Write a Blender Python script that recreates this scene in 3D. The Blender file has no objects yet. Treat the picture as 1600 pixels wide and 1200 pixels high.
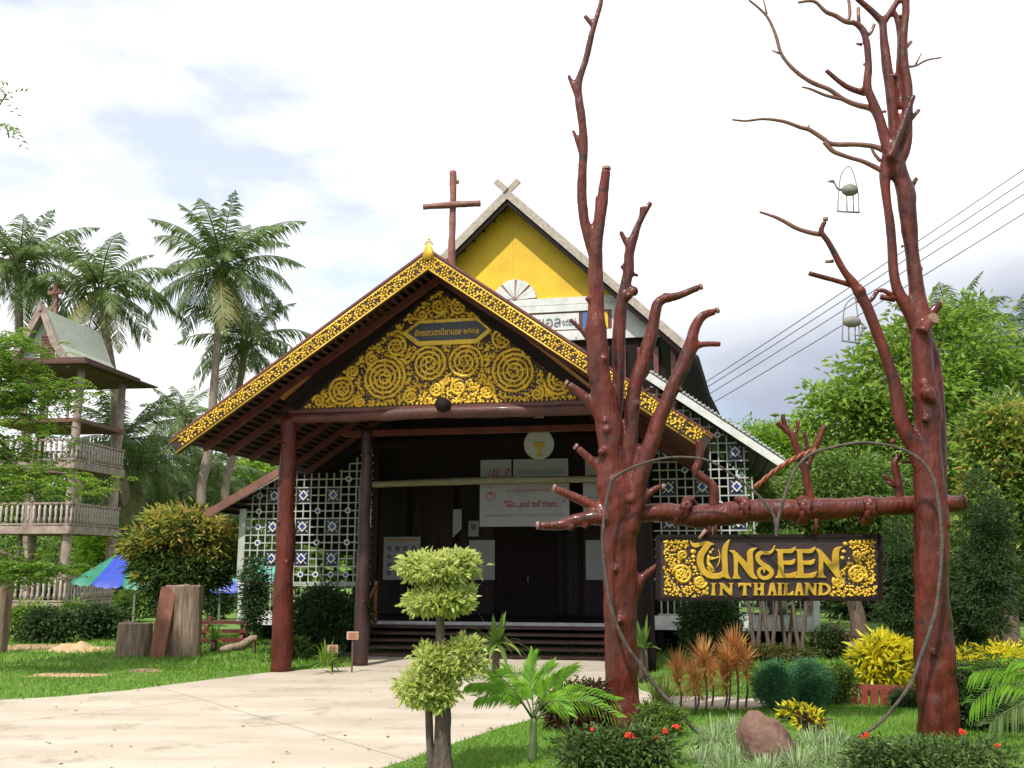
import bpy, math, random
import numpy as np
from mathutils import Vector, Matrix, noise
R = math.radians
rnd = random.Random(7); rng = np.random.default_rng(7)
sc = bpy.context.scene
col = sc.collection
# ---------------------------------------------------------------- camera, world, sun
F = 1500.0; PITCH = math.atan(285/1500)
cam = bpy.data.cameras.new('camera'); co = bpy.data.objects.new('camera', cam); col.objects.link(co)
co.location = (0, 0, 1.6); co.rotation_euler = (R(90)+PITCH, 0, 0)
cam.sensor_width = 36; cam.lens = F/1600*36; cam.clip_end = 2000; cam.clip_start = .05
sc.camera = co
SUN_EL, SUN_AZ = R(55), R(205)      # azimuth: compass direction of the sun, 0 = +Y, clockwise
w = bpy.data.worlds.new('World'); sc.world = w; w.use_nodes = True
nt = w.node_tree; N = nt.nodes; LK = nt.links; N.clear()
def nd(t, **k):
    n = N.new(t)
    for a, b in k.items(): setattr(n, a, b)
    return n
out = nd('ShaderNodeOutputWorld'); bg1 = nd('ShaderNodeBackground'); bg2 = nd('ShaderNodeBackground'); mx = nd('ShaderNodeMixShader')
sky = nd('ShaderNodeTexSky', sky_type='NISHITA', sun_disc=False, sun_elevation=SUN_EL, sun_rotation=SUN_AZ)
LK.new(sky.outputs[0], bg1.inputs[0]); bg1.inputs[1].default_value = .15
tc = nd('ShaderNodeTexCoord'); mp = nd('ShaderNodeMapping'); mp.inputs['Scale'].default_value = (1, 1, 2.2); mp.inputs['Location'].default_value = (.35, .1, .2)
LK.new(tc.outputs['Generated'], mp.inputs[0])
nz = nd('ShaderNodeTexNoise'); nz.inputs['Scale'].default_value = 2.6; nz.inputs['Detail'].default_value = 7; nz.inputs['Roughness'].default_value = .55
LK.new(mp.outputs[0], nz.inputs['Vector'])
cr = nd('ShaderNodeValToRGB'); cr.color_ramp.elements[0].position = .36; cr.color_ramp.elements[1].position = .51
cr.color_ramp.elements[0].color = (.46, .46, .46, 1); cr.color_ramp.elements[1].color = (1, 1, 1, 1)
LK.new(nz.outputs[0], cr.inputs[0]); LK.new(cr.outputs[0], mx.inputs[0])
# cloud tone: a grey rain bank low in the east (right of the view), white cloud elsewhere
dt = nd('ShaderNodeVectorMath', operation='DOT_PRODUCT'); dt.inputs[1].default_value = (.45, 0, -1.7)
LK.new(tc.outputs['Generated'], dt.inputs[0])
n2 = nd('ShaderNodeTexNoise'); n2.inputs['Scale'].default_value = 3.5; n2.inputs['Detail'].default_value = 5
LK.new(mp.outputs[0], n2.inputs['Vector'])
ad = nd('ShaderNodeMath', operation='MULTIPLY_ADD'); ad.inputs[1].default_value = .34; LK.new(n2.outputs[0], ad.inputs[0]); LK.new(dt.outputs['Value'], ad.inputs[2])
c2 = nd('ShaderNodeValToRGB'); c2.color_ramp.interpolation = 'EASE'
c2.color_ramp.elements[0].position = .53; c2.color_ramp.elements[1].position = .84
c2.color_ramp.elements[0].color = (1.0, 1.0, 1.0, 1); c2.color_ramp.elements[1].color = (.36, .40, .50, 1)
a2 = nd('ShaderNodeMath', operation='ADD'); a2.inputs[1].default_value = .83; LK.new(ad.outputs[0], a2.inputs[0]); LK.new(a2.outputs[0], c2.inputs[0]); LK.new(c2.outputs[0], bg2.inputs[0]); bg2.inputs[1].default_value = 1.0
LK.new(bg1.outputs[0], mx.inputs[1]); LK.new(bg2.outputs[0], mx.inputs[2]); LK.new(mx.outputs[0], out.inputs[0])
sl = bpy.data.lights.new('sun', 'SUN'); sl.energy = 3.8; sl.angle = R(1.2); sl.color = (1, .95, .86)
so = bpy.data.objects.new('sun', sl); col.objects.link(so)
sdir = Vector((math.sin(SUN_AZ)*math.cos(SUN_EL), math.cos(SUN_AZ)*math.cos(SUN_EL), math.sin(SUN_EL)))
so.rotation_euler = (-sdir).to_track_quat('-Z', 'Y').to_euler(); so.location = sdir*60
sc.view_settings.view_transform = 'Standard'; sc.view_settings.look = 'None'; sc.view_settings.gamma = 1
sc.view_settings.exposure = .45; sc.view_settings.use_curve_mapping = False
# ---------------------------------------------------------------- materials
def sock(b, *names):
    for n in names:
        if n in b.inputs: return b.inputs[n]
def mat(name, c, c2=None, rough=.6, scale=6, bump=.15, stretch=None, metal=0, coat=0, spec=.5, bscale=None, detail=6, dirt=None, transl=0, island=0, rvar=None):
    m = bpy.data.materials.new(name); m.use_nodes = True; t = m.node_tree; n = t.nodes; l = t.links
    b = n['Principled BSDF']; b.inputs['Roughness'].default_value = rough; b.inputs['Metallic'].default_value = metal
    sock(b, 'Coat Weight').default_value = coat; sock(b, 'Coat Roughness').default_value = .12
    sock(b, 'Specular IOR Level').default_value = spec
    if c2 is None: c2 = tuple(x*.7 for x in c)
    tcn = n.new('ShaderNodeTexCoord'); mpn = n.new('ShaderNodeMapping'); l.new(tcn.outputs['Object'], mpn.inputs[0])
    if stretch: mpn.inputs['Scale'].default_value = stretch
    nzn = n.new('ShaderNodeTexNoise'); nzn.inputs['Scale'].default_value = scale; nzn.inputs['Detail'].default_value = detail; nzn.inputs['Roughness'].default_value = .6
    l.new(mpn.outputs[0], nzn.inputs['Vector'])
    rp = n.new('ShaderNodeValToRGB'); rp.color_ramp.elements[0].position = .32; rp.color_ramp.elements[1].position = .68
    rp.color_ramp.elements[0].color = (*c2, 1); rp.color_ramp.elements[1].color = (*c, 1)
    l.new(nzn.outputs[0], rp.inputs[0]); last = rp.outputs[0]
    if island:
        g = n.new('ShaderNodeNewGeometry'); mixn = n.new('ShaderNodeMix'); mixn.data_type = 'RGBA'
        r2 = n.new('ShaderNodeValToRGB'); cols = island; r2.color_ramp.elements[0].color = (*cols[0], 1); r2.color_ramp.elements[1].color = (*cols[-1], 1)
        for k in range(1, len(cols)-1):
            e = r2.color_ramp.elements.new(k/(len(cols)-1)); e.color = (*cols[k], 1)
        l.new(g.outputs['Random Per Island'], r2.inputs[0]); mixn.inputs[0].default_value = .65
        l.new(last, mixn.inputs[6]); l.new(r2.outputs[0], mixn.inputs[7]); last = mixn.outputs[2]
    if dirt:
        dn = n.new('ShaderNodeTexNoise'); dn.inputs['Scale'].default_value = dirt[1]; dn.inputs['Detail'].default_value = 8; dn.inputs['Roughness'].default_value = .7
        l.new(tcn.outputs['Object'], dn.inputs['Vector'])
        dr = n.new('ShaderNodeValToRGB'); dr.color_ramp.elements[0].position = dirt[2]; dr.color_ramp.elements[1].position = dirt[2]+.12
        mixd = n.new('ShaderNodeMix'); mixd.data_type = 'RGBA'; l.new(dn.outputs[0], dr.inputs[0]); l.new(dr.outputs[0], mixd.inputs[0])
        l.new(last, mixd.inputs[6]); mixd.inputs[7].default_value = (*dirt[0], 1); last = mixd.outputs[2]
    l.new(last, b.inputs['Base Color'])
    if rvar:
        rn = n.new('ShaderNodeTexNoise'); rn.inputs['Scale'].default_value = 7; rn.inputs['Detail'].default_value = 8; l.new(mpn.outputs[0], rn.inputs['Vector'])
        mr = n.new('ShaderNodeMapRange'); mr.inputs[1].default_value = .35; mr.inputs[2].default_value = .65; mr.inputs[3].default_value = rvar[0]; mr.inputs[4].default_value = rvar[1]
        l.new(rn.outputs[0], mr.inputs[0]); l.new(mr.outputs[0], b.inputs['Roughness'])
    if bump:
        bn = n.new('ShaderNodeTexNoise'); bn.inputs['Scale'].default_value = bscale or scale*4; bn.inputs['Detail'].default_value = 6
        l.new(mpn.outputs[0], bn.inputs['Vector']); bp = n.new('ShaderNodeBump'); bp.inputs['Strength'].default_value = bump; bp.inputs['Distance'].default_value = .02
        l.new(bn.outputs[0], bp.inputs['Height']); l.new(bp.outputs[0], b.inputs['Normal'])
    if transl:
        tr = n.new('ShaderNodeBsdfTranslucent'); ms = n.new('ShaderNodeMixShader'); ms.inputs[0].default_value = transl
        l.new(last, tr.inputs[0]); l.new(b.outputs[0], ms.inputs[1]); l.new(tr.outputs[0], ms.inputs[2]); l.new(ms.outputs[0], n['Material Output'].inputs[0])
    return m
def leafmat(name, cols, transl=.35, rough=.5, scale=1.2):
    return mat(name, cols[-1], cols[0], rough=rough, scale=scale, bump=0, transl=transl, island=cols, spec=.35, detail=3)
M = {}
M['gold'] = mat('gold_paint', (.76, .49, .04), (.46, .28, .025), rough=.40, metal=.3, scale=5, bump=.4, dirt=((.14, .07, .015), 9, .58), detail=9)
M['goldflat'] = mat('gold_letters', (.56, .35, .03), (.42, .24, .02), rough=.42, metal=.2, scale=7, bump=.15)
M['maroon'] = mat('maroon_board', (.030, .008, .007), rough=.6, scale=5)
M['signwood'] = mat('sign_board_paint', (.035, .017, .022), (.02, .01, .014), rough=.5, scale=8, stretch=(1, 1, 6))
M['varnish'] = mat('red_varnished_wood', (.128, .018, .008), (.040, .009, .006), rough=.42, scale=3.4, stretch=(1.6, 1.6, .4), bump=1.0, bscale=19, coat=.16, spec=.3, dirt=((.018, .008, .008), 5.5, .55), detail=9, rvar=(.26, .68))
M['twig'] = mat('dry_twig_wood', (.20, .085, .06), (.10, .04, .035), rough=.5, scale=9, bump=.3, coat=.2)
M['cut'] = mat('cut_wood_end', (.30, .17, .13), (.2, .10, .08), rough=.7, scale=20)
M['vine'] = mat('grey_vine_bark', (.11, .085, .07), (.035, .028, .024), rough=.8, scale=14, bump=.8)
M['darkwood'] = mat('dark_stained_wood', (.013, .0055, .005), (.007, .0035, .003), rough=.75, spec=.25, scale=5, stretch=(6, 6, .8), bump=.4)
M['soffit'] = mat('soffit_wood', (.065, .020, .014), (.035, .011, .009), rough=.6, scale=6, stretch=(4, 1, 4), bump=.3)
M['beam2'] = mat('dull_red_log', (.10, .022, .015), (.035, .012, .010), rough=.6, scale=3, bump=.7, coat=.08, dirt=((.02, .01, .009), 6, .55))
M['colshade'] = mat('shaded_red_post_wood', (.040, .012, .010), (.02, .007, .006), rough=.55, scale=4, bump=.5, coat=.15)  # red post wood darkened in colour to stand in for porch shade
M['rafter'] = mat('red_rafter_wood', (.12, .028, .018), (.06, .015, .012), rough=.5, scale=6)
M['beam'] = mat('red_beam_paint', (.16, .032, .022), (.07, .016, .014), rough=.42, scale=4, bump=.4, coat=.25)
M['white'] = mat('white_paint_weathered', (.66, .67, .64), (.48, .49, .47), rough=.6, scale=5, dirt=((.28, .27, .24), 9, .62), bump=.2)
M['lattice'] = mat('lattice_white_paint', (.46, .48, .43), (.27, .28, .24), rough=.7, scale=5, bump=.1, dirt=((.16, .15, .12), 7, .60))
M['greyboard'] = mat('weathered_pale_board', (.44, .38, .32), (.26, .22, .19), rough=.75, scale=5, stretch=(3, 3, 3), bump=.35, dirt=((.16, .12, .10), 12, .63))
M['yellow'] = mat('yellow_wall_paint', (.70, .46, .012), (.58, .36, .01), rough=.6, scale=2.2, bump=.08, dirt=((.46, .29, .02), 6, .66))
M['cream'] = mat('cream_wall', (.62, .63, .60), (.46, .47, .44), rough=.7, scale=3, dirt=((.25, .22, .2), 5, .64))
M['blue'] = mat('blue_tile', (.03, .06, .32), (.02, .035, .18), rough=.3, scale=20, bump=0)
M['blueboard'] = mat('blue_board', (.04, .16, .45), rough=.5)
M['navy'] = mat('navy_panel', (.012, .016, .05), (.008, .01, .03), rough=.5, scale=8)
M['pink'] = mat('faded_pink_wood', (.34, .17, .15), (.24, .11, .10), rough=.7, scale=9)
M['log'] = mat('pale_log_bark', (.36, .33, .23), (.22, .20, .13), rough=.7, scale=9, stretch=(1, 4, 4), bump=.4)
M['deck'] = mat('deck_edge_boards', (.68, .67, .66), (.48, .47, .47), rough=.7, scale=6)
M['metalroof'] = mat('metal_roof_grey', (.46, .47, .45), (.33, .34, .33), rough=.5, scale=6, dirt=((.2, .2, .18), 8, .62))
M['darkroof'] = mat('dark_roof_tiles', (.035, .030, .030), (.02, .016, .016), rough=.8, scale=14, bump=.5)
M['paper'] = mat('paper_print', (.40, .41, .42), (.33, .34, .35), rough=.7, scale=3, bump=.03)
M['banner'] = mat('banner_vinyl', (.36, .36, .41), (.28, .28, .33), rough=.5, scale=2, bump=.05)
M['ink'] = mat('grey_ink', (.16, .17, .22), rough=.7, bump=0)
M['redink'] = mat('red_ink', (.34, .05, .05), rough=.7, bump=0)
M['yink'] = mat('ochre_print', (.50, .33, .05), rough=.7, bump=0)
M['rail'] = mat('orange_brown_rail', (.28, .12, .045), (.17, .065, .03), rough=.5, scale=9)
M['greenroof'] = mat('pale_green_metal_sheet', (.46, .49, .41), (.36, .39, .33), rough=.5, scale=4, stretch=(1, 1, 1), dirt=((.30, .30, .22), 5, .62))
M['oldwood'] = mat('old_grey_pink_wood', (.40, .31, .28), (.20, .14, .12), rough=.8, scale=4, bump=.4, dirt=((.16, .09, .08), 6, .58))
M['brownboard'] = mat('brown_eave_board', (.20, .09, .065), (.11, .045, .035), rough=.7, scale=5, bump=.3)
M['eaveboard'] = mat('dark_eave_board', (.13, .06, .045), (.07, .032, .026), rough=.7, scale=5, bump=.3)
M['palmtrunk'] = mat('palm_trunk_bark', (.34, .27, .22), (.20, .15, .12), rough=.9, scale=5, stretch=(1, 1, 6), bump=.8)
M['bark'] = mat('brown_bark', (.15, .11, .08), (.07, .05, .035), rough=.9, scale=8, stretch=(2, 2, .6), bump=.9)
M['stump'] = mat('weathered_stump', (.36, .27, .20), (.14, .085, .06), rough=.9, scale=7, stretch=(3, 3, .35), bump=1.0, dirt=((.06, .03, .02), 11, .64))
M['stumpred'] = mat('reddish_slab_wood', (.27, .11, .075), (.15, .06, .04), rough=.85, scale=6, stretch=(3, 3, .4), bump=.7)
M['sand'] = mat('sand_heap', (.50, .34, .19), (.38, .25, .13), rough=.95, scale=7, bump=.8)
M['rock'] = mat('brown_granite', (.19, .105, .075), (.10, .052, .04), rough=.85, scale=6, bump=.7, bscale=30, dirt=((.075, .04, .03), 11, .58))
M['tarpblue'] = mat('blue_tarp', (.010, .055, .50), (.008, .035, .36), rough=.45, scale=4, transl=.2)
M['tarpgreen'] = mat('green_tarp', (.012, .22, .14), (.01, .15, .1), rough=.45, scale=4, transl=.2)
M['tarpcyan'] = mat('cyan_tarp', (.10, .48, .36), (.07, .36, .3), rough=.45, scale=4, transl=.2)
M['fence'] = mat('red_brown_fence_paint', (.25, .05, .03), (.14, .03, .02), rough=.6, scale=8)
M['bird'] = mat('coconut_shell_grey', (.22, .21, .19), (.11, .10, .085), rough=.6, scale=14)
M['wire'] = mat('black_cable', (.10, .10, .12), rough=.6, bump=0)
M['metal'] = mat('grey_wire_metal', (.20, .20, .20), rough=.5, bump=0)
M['flower'] = mat('red_ixora_petals', (.70, .03, .012), (.5, .02, .01), rough=.5, scale=20, bump=0)
M['yflower'] = mat('yellow_flower', (.8, .5, .02), rough=.5, bump=0)
M['stemgreen'] = mat('green_stem', (.10, .15, .04), (.06, .09, .03), rough=.6, scale=10)
M['topiarybark'] = mat('topiary_bark', (.13, .095, .075), (.05, .035, .03), rough=.9, scale=10, stretch=(2, 2, .5), bump=1)
# foliage palettes
M['l_palm'] = leafmat('palm_leaf', [(.055, .095, .028), (.09, .155, .04), (.14, .22, .06), (.24, .30, .11)], .38)
M['l_palmy'] = leafmat('palm_leaf_yellowed', [(.16, .17, .05), (.22, .21, .06), (.13, .17, .05)], .3)
M['l_bright'] = leafmat('bright_leaf', [(.06, .14, .02), (.15, .29, .035), (.26, .42, .05), (.38, .50, .08)], .45)
M['l_mid'] = leafmat('mid_leaf', [(.03, .08, .016), (.08, .17, .03), (.16, .28, .045), (.27, .38, .07)], .42)
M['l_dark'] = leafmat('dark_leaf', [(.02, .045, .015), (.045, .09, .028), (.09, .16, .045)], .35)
M['l_feather'] = leafmat('feathery_leaf', [(.08, .20, .02), (.16, .34, .03), (.26, .45, .04), (.38, .50, .05)], .5)
M['l_mango'] = leafmat('mango_leaf', [(.025, .055, .012), (.05, .095, .02), (.08, .14, .025)], .3)
M['l_mangonew'] = leafmat('mango_new_leaf', [(.42, .24, .05), (.50, .38, .08), (.36, .42, .08), (.20, .32, .05)], .4)
M['l_topiary'] = leafmat('topiary_leaf', [(.28, .36, .05), (.45, .54, .09), (.60, .66, .18), (.70, .72, .36)], .45)
M['l_youngpalm'] = leafmat('young_palm_leaf', [(.08, .22, .015), (.16, .38, .025), (.28, .50, .04)], .5)
M['l_drac'] = leafmat('red_dracaena_leaf', [(.50, .13, .05), (.72, .28, .10), (.80, .48, .20), (.60, .48, .13)], .5)
M['l_strip'] = leafmat('cream_striped_leaf', [(.20, .28, .06), (.38, .42, .14), (.28, .36, .08)], .35)
M['l_blue'] = leafmat('blue_green_leaf', [(.035, .13, .05), (.08, .24, .10), (.14, .34, .15)], .35)
M['l_yellow'] = leafmat('yellow_croton_leaf', [(.72, .62, .02), (.85, .72, .03), (.60, .62, .05)], .45)
M['l_ixora'] = leafmat('ixora_leaf', [(.022, .05, .014), (.05, .10, .024), (.10, .17, .04), (.16, .23, .06)], .35)
M['l_redc'] = leafmat('red_croton_leaf', [(.08, .02, .015), (.16, .04, .02), (.05, .06, .015), (.03, .05, .015)], .25)
M['l_tuft'] = leafmat('pale_tuft_leaf', [(.20, .30, .12), (.36, .46, .24), (.55, .62, .40), (.12, .20, .07)], .35)
M['l_grass'] = leafmat('lawn_blade', [(.07, .19, .015), (.12, .29, .022), (.18, .38, .035), (.26, .38, .06)], .42)
M['l_olive'] = leafmat('olive_leaf', [(.06, .07, .015), (.10, .11, .02), (.13, .13, .03)], .3)
# ---------------------------------------------------------------- helpers
def ray(u, v):
    x, y = (u-800)/F, -(v-600)/F
    c, s = math.cos(PITCH), math.sin(PITCH)
    return Vector((x, c-y*s, s+y*c))
CAM = Vector((0, 0, 1.6))
def P(u, v, Y): d = ray(u, v); return CAM + d*(Y/d.y)
def G(u, v, z=0): d = ray(u, v); return CAM + d*((z-1.6)/d.z)
def px(n, Y): return n*Y/F*1.0
class Frame:
    def __init__(s, o, yaw):
        s.o = Vector(o); s.yaw = yaw; s.M = Matrix.Translation(s.o) @ Matrix.Rotation(-yaw, 4, 'Z'); s.I = s.M.inverted()
    def at(s, u, v, t):
        c = s.I @ CAM; d = s.I.to_3x3() @ ray(u, v); return c + d*((t-c.y)/d.y)
    def onplane(s, u, v, p0, n):
        c = s.I @ CAM; d = s.I.to_3x3() @ ray(u, v); return c + d*((p0-c).dot(n)/d.dot(n))
def tag(o, label=None, cat=None, group=None, kind=None):
    for k, v in (('label', label), ('category', cat), ('group', group), ('kind', kind)):
        if v: o[k] = v
    return o
def thing(name, label, cat, loc=(0, 0, 0), group=None, yaw=0):
    o = bpy.data.objects.new(name, None); col.objects.link(o); o.location = loc; o.rotation_euler = (0, 0, -yaw); o.empty_display_size = .2
    return tag(o, label, cat, group)
def fastmesh(name, V, Fc, m=None, smooth=False, mi=None, mats=None):
    me = bpy.data.meshes.new(name); V = np.asarray(V, dtype=np.float32); Fc = np.asarray(Fc, dtype=np.int32)
    k = Fc.shape[1]; me.vertices.add(len(V)); me.vertices.foreach_set('co', V.ravel())
    me.loops.add(Fc.size); me.loops.foreach_set('vertex_index', Fc.ravel())
    me.polygons.add(len(Fc)); me.polygons.foreach_set('loop_start', np.arange(0, Fc.size, k, dtype=np.int32))
    try: me.polygons.foreach_set('loop_total', np.full(len(Fc), k, dtype=np.int32))
    except Exception: pass
    for mm in (mats or [m]): me.materials.append(mm)
    if mi is not None: me.polygons.foreach_set('material_index', np.asarray(mi, dtype=np.int32))
    me.polygons.foreach_set('use_smooth', np.full(len(Fc), smooth)); me.update(); me.validate(); return me
def link(name, me, parent=None, loc=None):
    o = bpy.data.objects.new(name, me); col.objects.link(o)
    if parent: o.parent = parent
    if loc is not None: o.location = loc
    return o
def catmull(pts, sub):
    if sub <= 1 or len(pts) < 3: return pts
    o = []; n = len(pts)
    for i in range(n-1):
        p0, p1, p2, p3 = pts[max(i-1, 0)], pts[i], pts[i+1], pts[min(i+2, n-1)]
        for k in range(sub):
            t = k/sub
            o.append(tuple(.5*(2*b+(c-a)*t+(2*a-5*b+4*c-d)*t*t+(3*b-a-3*c+d)*t**3) for a, b, c, d in zip(p0, p1, p2, p3)))
    o.append(tuple(pts[-1])); return o
class MB:
    def __init__(s): s.v = []; s.f = []
    def add(s, V, Fs):
        b = len(s.v); s.v += [tuple(x) for x in V]; s.f += [[i+b for i in f] for f in Fs]; return s
    def box(s, c, d, rot=None):
        V = [Vector((x*d[0]/2, y*d[1]/2, z*d[2]/2)) for x in (-1, 1) for y in (-1, 1) for z in (-1, 1)]
        if rot: V = [rot @ q for q in V]
        c = Vector(c); return s.add([q+c for q in V], [(0, 1, 3, 2), (4, 6, 7, 5), (0, 4, 5, 1), (2, 3, 7, 6), (0, 2, 6, 4), (1, 5, 7, 3)])
    def bar(s, a, b, w_, h_, up=(0, 0, 1)):
        a = Vector(a); b = Vector(b); x = (b-a); L = x.length; x.normalize(); u = Vector(up); y = u.cross(x)
        if y.length < 1e-4: y = Vector((0, 1, 0)).cross(x)
        y.normalize(); z = x.cross(y); return s.box((a+b)/2, (L, w_, h_), Matrix((x, y, z)).transposed())
    def prism(s, poly, y0, y1):            # polygon of (x,z) extruded along y
        n = len(poly); V = [(p[0], y0, p[1]) for p in poly]+[(p[0], y1, p[1]) for p in poly]
        Fs = [list(range(n)), list(range(2*n-1, n-1, -1))]+[[i, i+n, (i+1) % n+n, (i+1) % n] for i in range(n)]
        return s.add(V, Fs)
    def slab(s, pts, th):                  # 3-D polygon thickened along its normal
        pts = [Vector(p) for p in pts]; nrm = (pts[1]-pts[0]).cross(pts[2]-pts[0]).normalized()*th; n = len(pts)
        return s.add(pts+[p+nrm for p in pts], [list(range(n-1, -1, -1)), list(range(n, 2*n))]+[[i, (i+1) % n, (i+1) % n+n, i+n] for i in range(n)])
    def tube(s, pts, r=None, n=8, sub=1, jit=0, cap=True, seed=0, flat=None):
        if r is not None: pts = [tuple(p)+((r if not hasattr(r, '__len__') else r[i]),) for i, p in enumerate(pts)]
        pts = catmull([tuple(p) for p in pts], sub); C = [Vector(p[:3]) for p in pts]; m = len(C)
        T = [(C[min(i+1, m-1)]-C[max(i-1, 0)]).normalized() for i in range(m)]
        u = T[0].orthogonal().normalized(); V = []
        for i in range(m):
            u = (u-T[i]*u.dot(T[i])); u = u.normalized() if u.length > 1e-6 else T[i].orthogonal().normalized(); w2 = T[i].cross(u)
            for k in range(n):
                a = 2*math.pi*k/n; d = u*math.cos(a)+w2*math.sin(a); rr = pts[i][3]
                if jit: rr *= 1+jit*(noise.noise(C[i]*4+d*.8+Vector((seed, 0, 0)))*1.5+noise.noise(C[i]*11+d*1.6+Vector((seed, 5, 0)))*.8)
                V.append(C[i]+d*rr)
        Fs = [[i*n+k, i*n+(k+1) % n, (i+1)*n+(k+1) % n, (i+1)*n+k] for i in range(m-1) for k in range(n)]
        if cap: Fs += [list(range(n-1, -1, -1)), [(m-1)*n+k for k in range(n)]]
        return s.add(V, Fs)
    def ball(s, c, r, seg=8, ring=5):
        r = (r, r, r) if not hasattr(r, '__len__') else r; V = []; Fs = []
        for i in range(ring+1):
            th = math.pi*i/ring
            for k in range(seg):
                a = 2*math.pi*k/seg; V.append((c[0]+r[0]*math.sin(th)*math.cos(a), c[1]+r[1]*math.sin(th)*math.sin(a), c[2]+r[2]*math.cos(th)))
        for i in range(ring):
            for k in range(seg): Fs.append([i*seg+k, (i+1)*seg+k, (i+1)*seg+(k+1) % seg, i*seg+(k+1) % seg])
        return s.add(V, Fs)
    def disc(s, c, r, y1, n=16):           # cylinder along y from c.y to y1
        return s.prism([(c[0]+r*math.cos(2*math.pi*k/n), c[2]+r*math.sin(2*math.pi*k/n)) for k in range(n)], c[1], y1)
    def ring(s, c, r0, r1, y1, n=16):
        V = []; 
        for k in range(n):
            a = 2*math.pi*k/n
            for rr in (r0, r1):
                for y in (c[1], y1): V.append((c[0]+rr*math.cos(a), y, c[2]+rr*math.sin(a)))
        Fs = []
        for k in range(n):
            a = 4*k; b = 4*((k+1) % n); Fs += [[a, a+2, b+2, b], [a+1, b+1, b+3, a+3], [a+2, a+3, b+3, b+2], [a, b, b+1, a+1]]
        return s.add(V, Fs)
    def mesh(s, name, m, smooth=False, off=None):
        V = s.v if off is None else [(q[0]-off[0], q[1]-off[1], q[2]-off[2]) for q in s.v]
        me = bpy.data.meshes.new(name); me.from_pydata(V, [], s.f)
        me.materials.append(m)
        import bmesh
        bm = bmesh.new(); bm.from_mesh(me); bmesh.ops.recalc_face_normals(bm, faces=bm.faces); bm.to_mesh(me); bm.free()
        if smooth: me.polygons.foreach_set('use_smooth', [True]*len(me.polygons))
        me.update(); return me
    def build(s, name, m, parent=None, smooth=False, off=None):
        if off is None and parent is not None and parent.get('world_local'): off = parent['world_local']
        return link(name, s.mesh(name, m, smooth, off), parent)
def wthing(name, label, cat, loc, group=None):   # a thing whose children are written in world coordinates
    o = thing(name, label, cat, loc, group); OFF[o.name] = tuple(loc); return o
OFF = {}
def wb(mb, name, m, root, smooth=False, parent=None):
    return link(name, mb.mesh(name, m, smooth, OFF.get(root.name, (0, 0, 0))), parent or root)
# ---- leaves
def unit(a): return a/np.maximum(np.linalg.norm(a, axis=1, keepdims=True), 1e-6)
def leafmesh(name, C, D, m, L, asp=.4, up=.8, jitter=.3, fold=.18, mats=None, mi=None):
    n = len(C); D = unit(D); Nn = unit(rng.normal(size=(n, 3))*(1-up)+np.array([0, 0, 1.0])*up+rng.normal(size=(n, 3))*.25)
    S = unit(np.cross(D, Nn)); Nn = np.cross(S, D); L = (L*(1+jitter*rng.uniform(-1, 1, n)))[:, None]; W = L*asp/2
    V = np.stack([C, C+D*L*.45+S*W+Nn*L*fold*.5, C+D*L-Nn*L*.12, C+D*L*.45-S*W+Nn*L*fold*.5], 1).reshape(-1, 3)
    b = np.arange(n)[:, None]*4; Fc = np.concatenate([b+[0, 1, 2], b+[0, 2, 3]], 1).reshape(-1, 3)
    if mi is not None: mi = np.repeat(mi, 2)
    return fastmesh(name, V, Fc, m, mats=mats, mi=mi)
def crown_pts(ells, nclump, per, cr_, shell=.45, flat=.6, low=-1.0):
    vol = np.array([e[3]*e[4]*e[5] for e in ells])**.67; pick = rng.choice(len(ells), nclump, p=vol/vol.sum())
    d = unit(rng.normal(size=(nclump, 3))); d[:, 2] = np.maximum(d[:, 2], low); r = rng.uniform(0, 1, nclump)**shell
    E = np.array(ells)[pick]; c = E[:, :3]+d*E[:, 3:6]*r[:, None]
    k = rng.normal(size=(nclump, per, 3))*cr_*np.array([1, 1, flat])*.6
    pts = (c[:, None]+k).reshape(-1, 3); dirs = k.reshape(-1, 3)/cr_+rng.normal(size=(nclump*per, 3))*.5+np.array([0, 0, -.15])+np.repeat(d, per, 0)*.5
    return pts, dirs, c
def E(u, v, Y, ru, rv, k=1.0):
    c = P(u, v, Y); return (c.x, c.y, c.z, px(ru, Y), px(ru, Y)*k, px(rv, Y))
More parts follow.
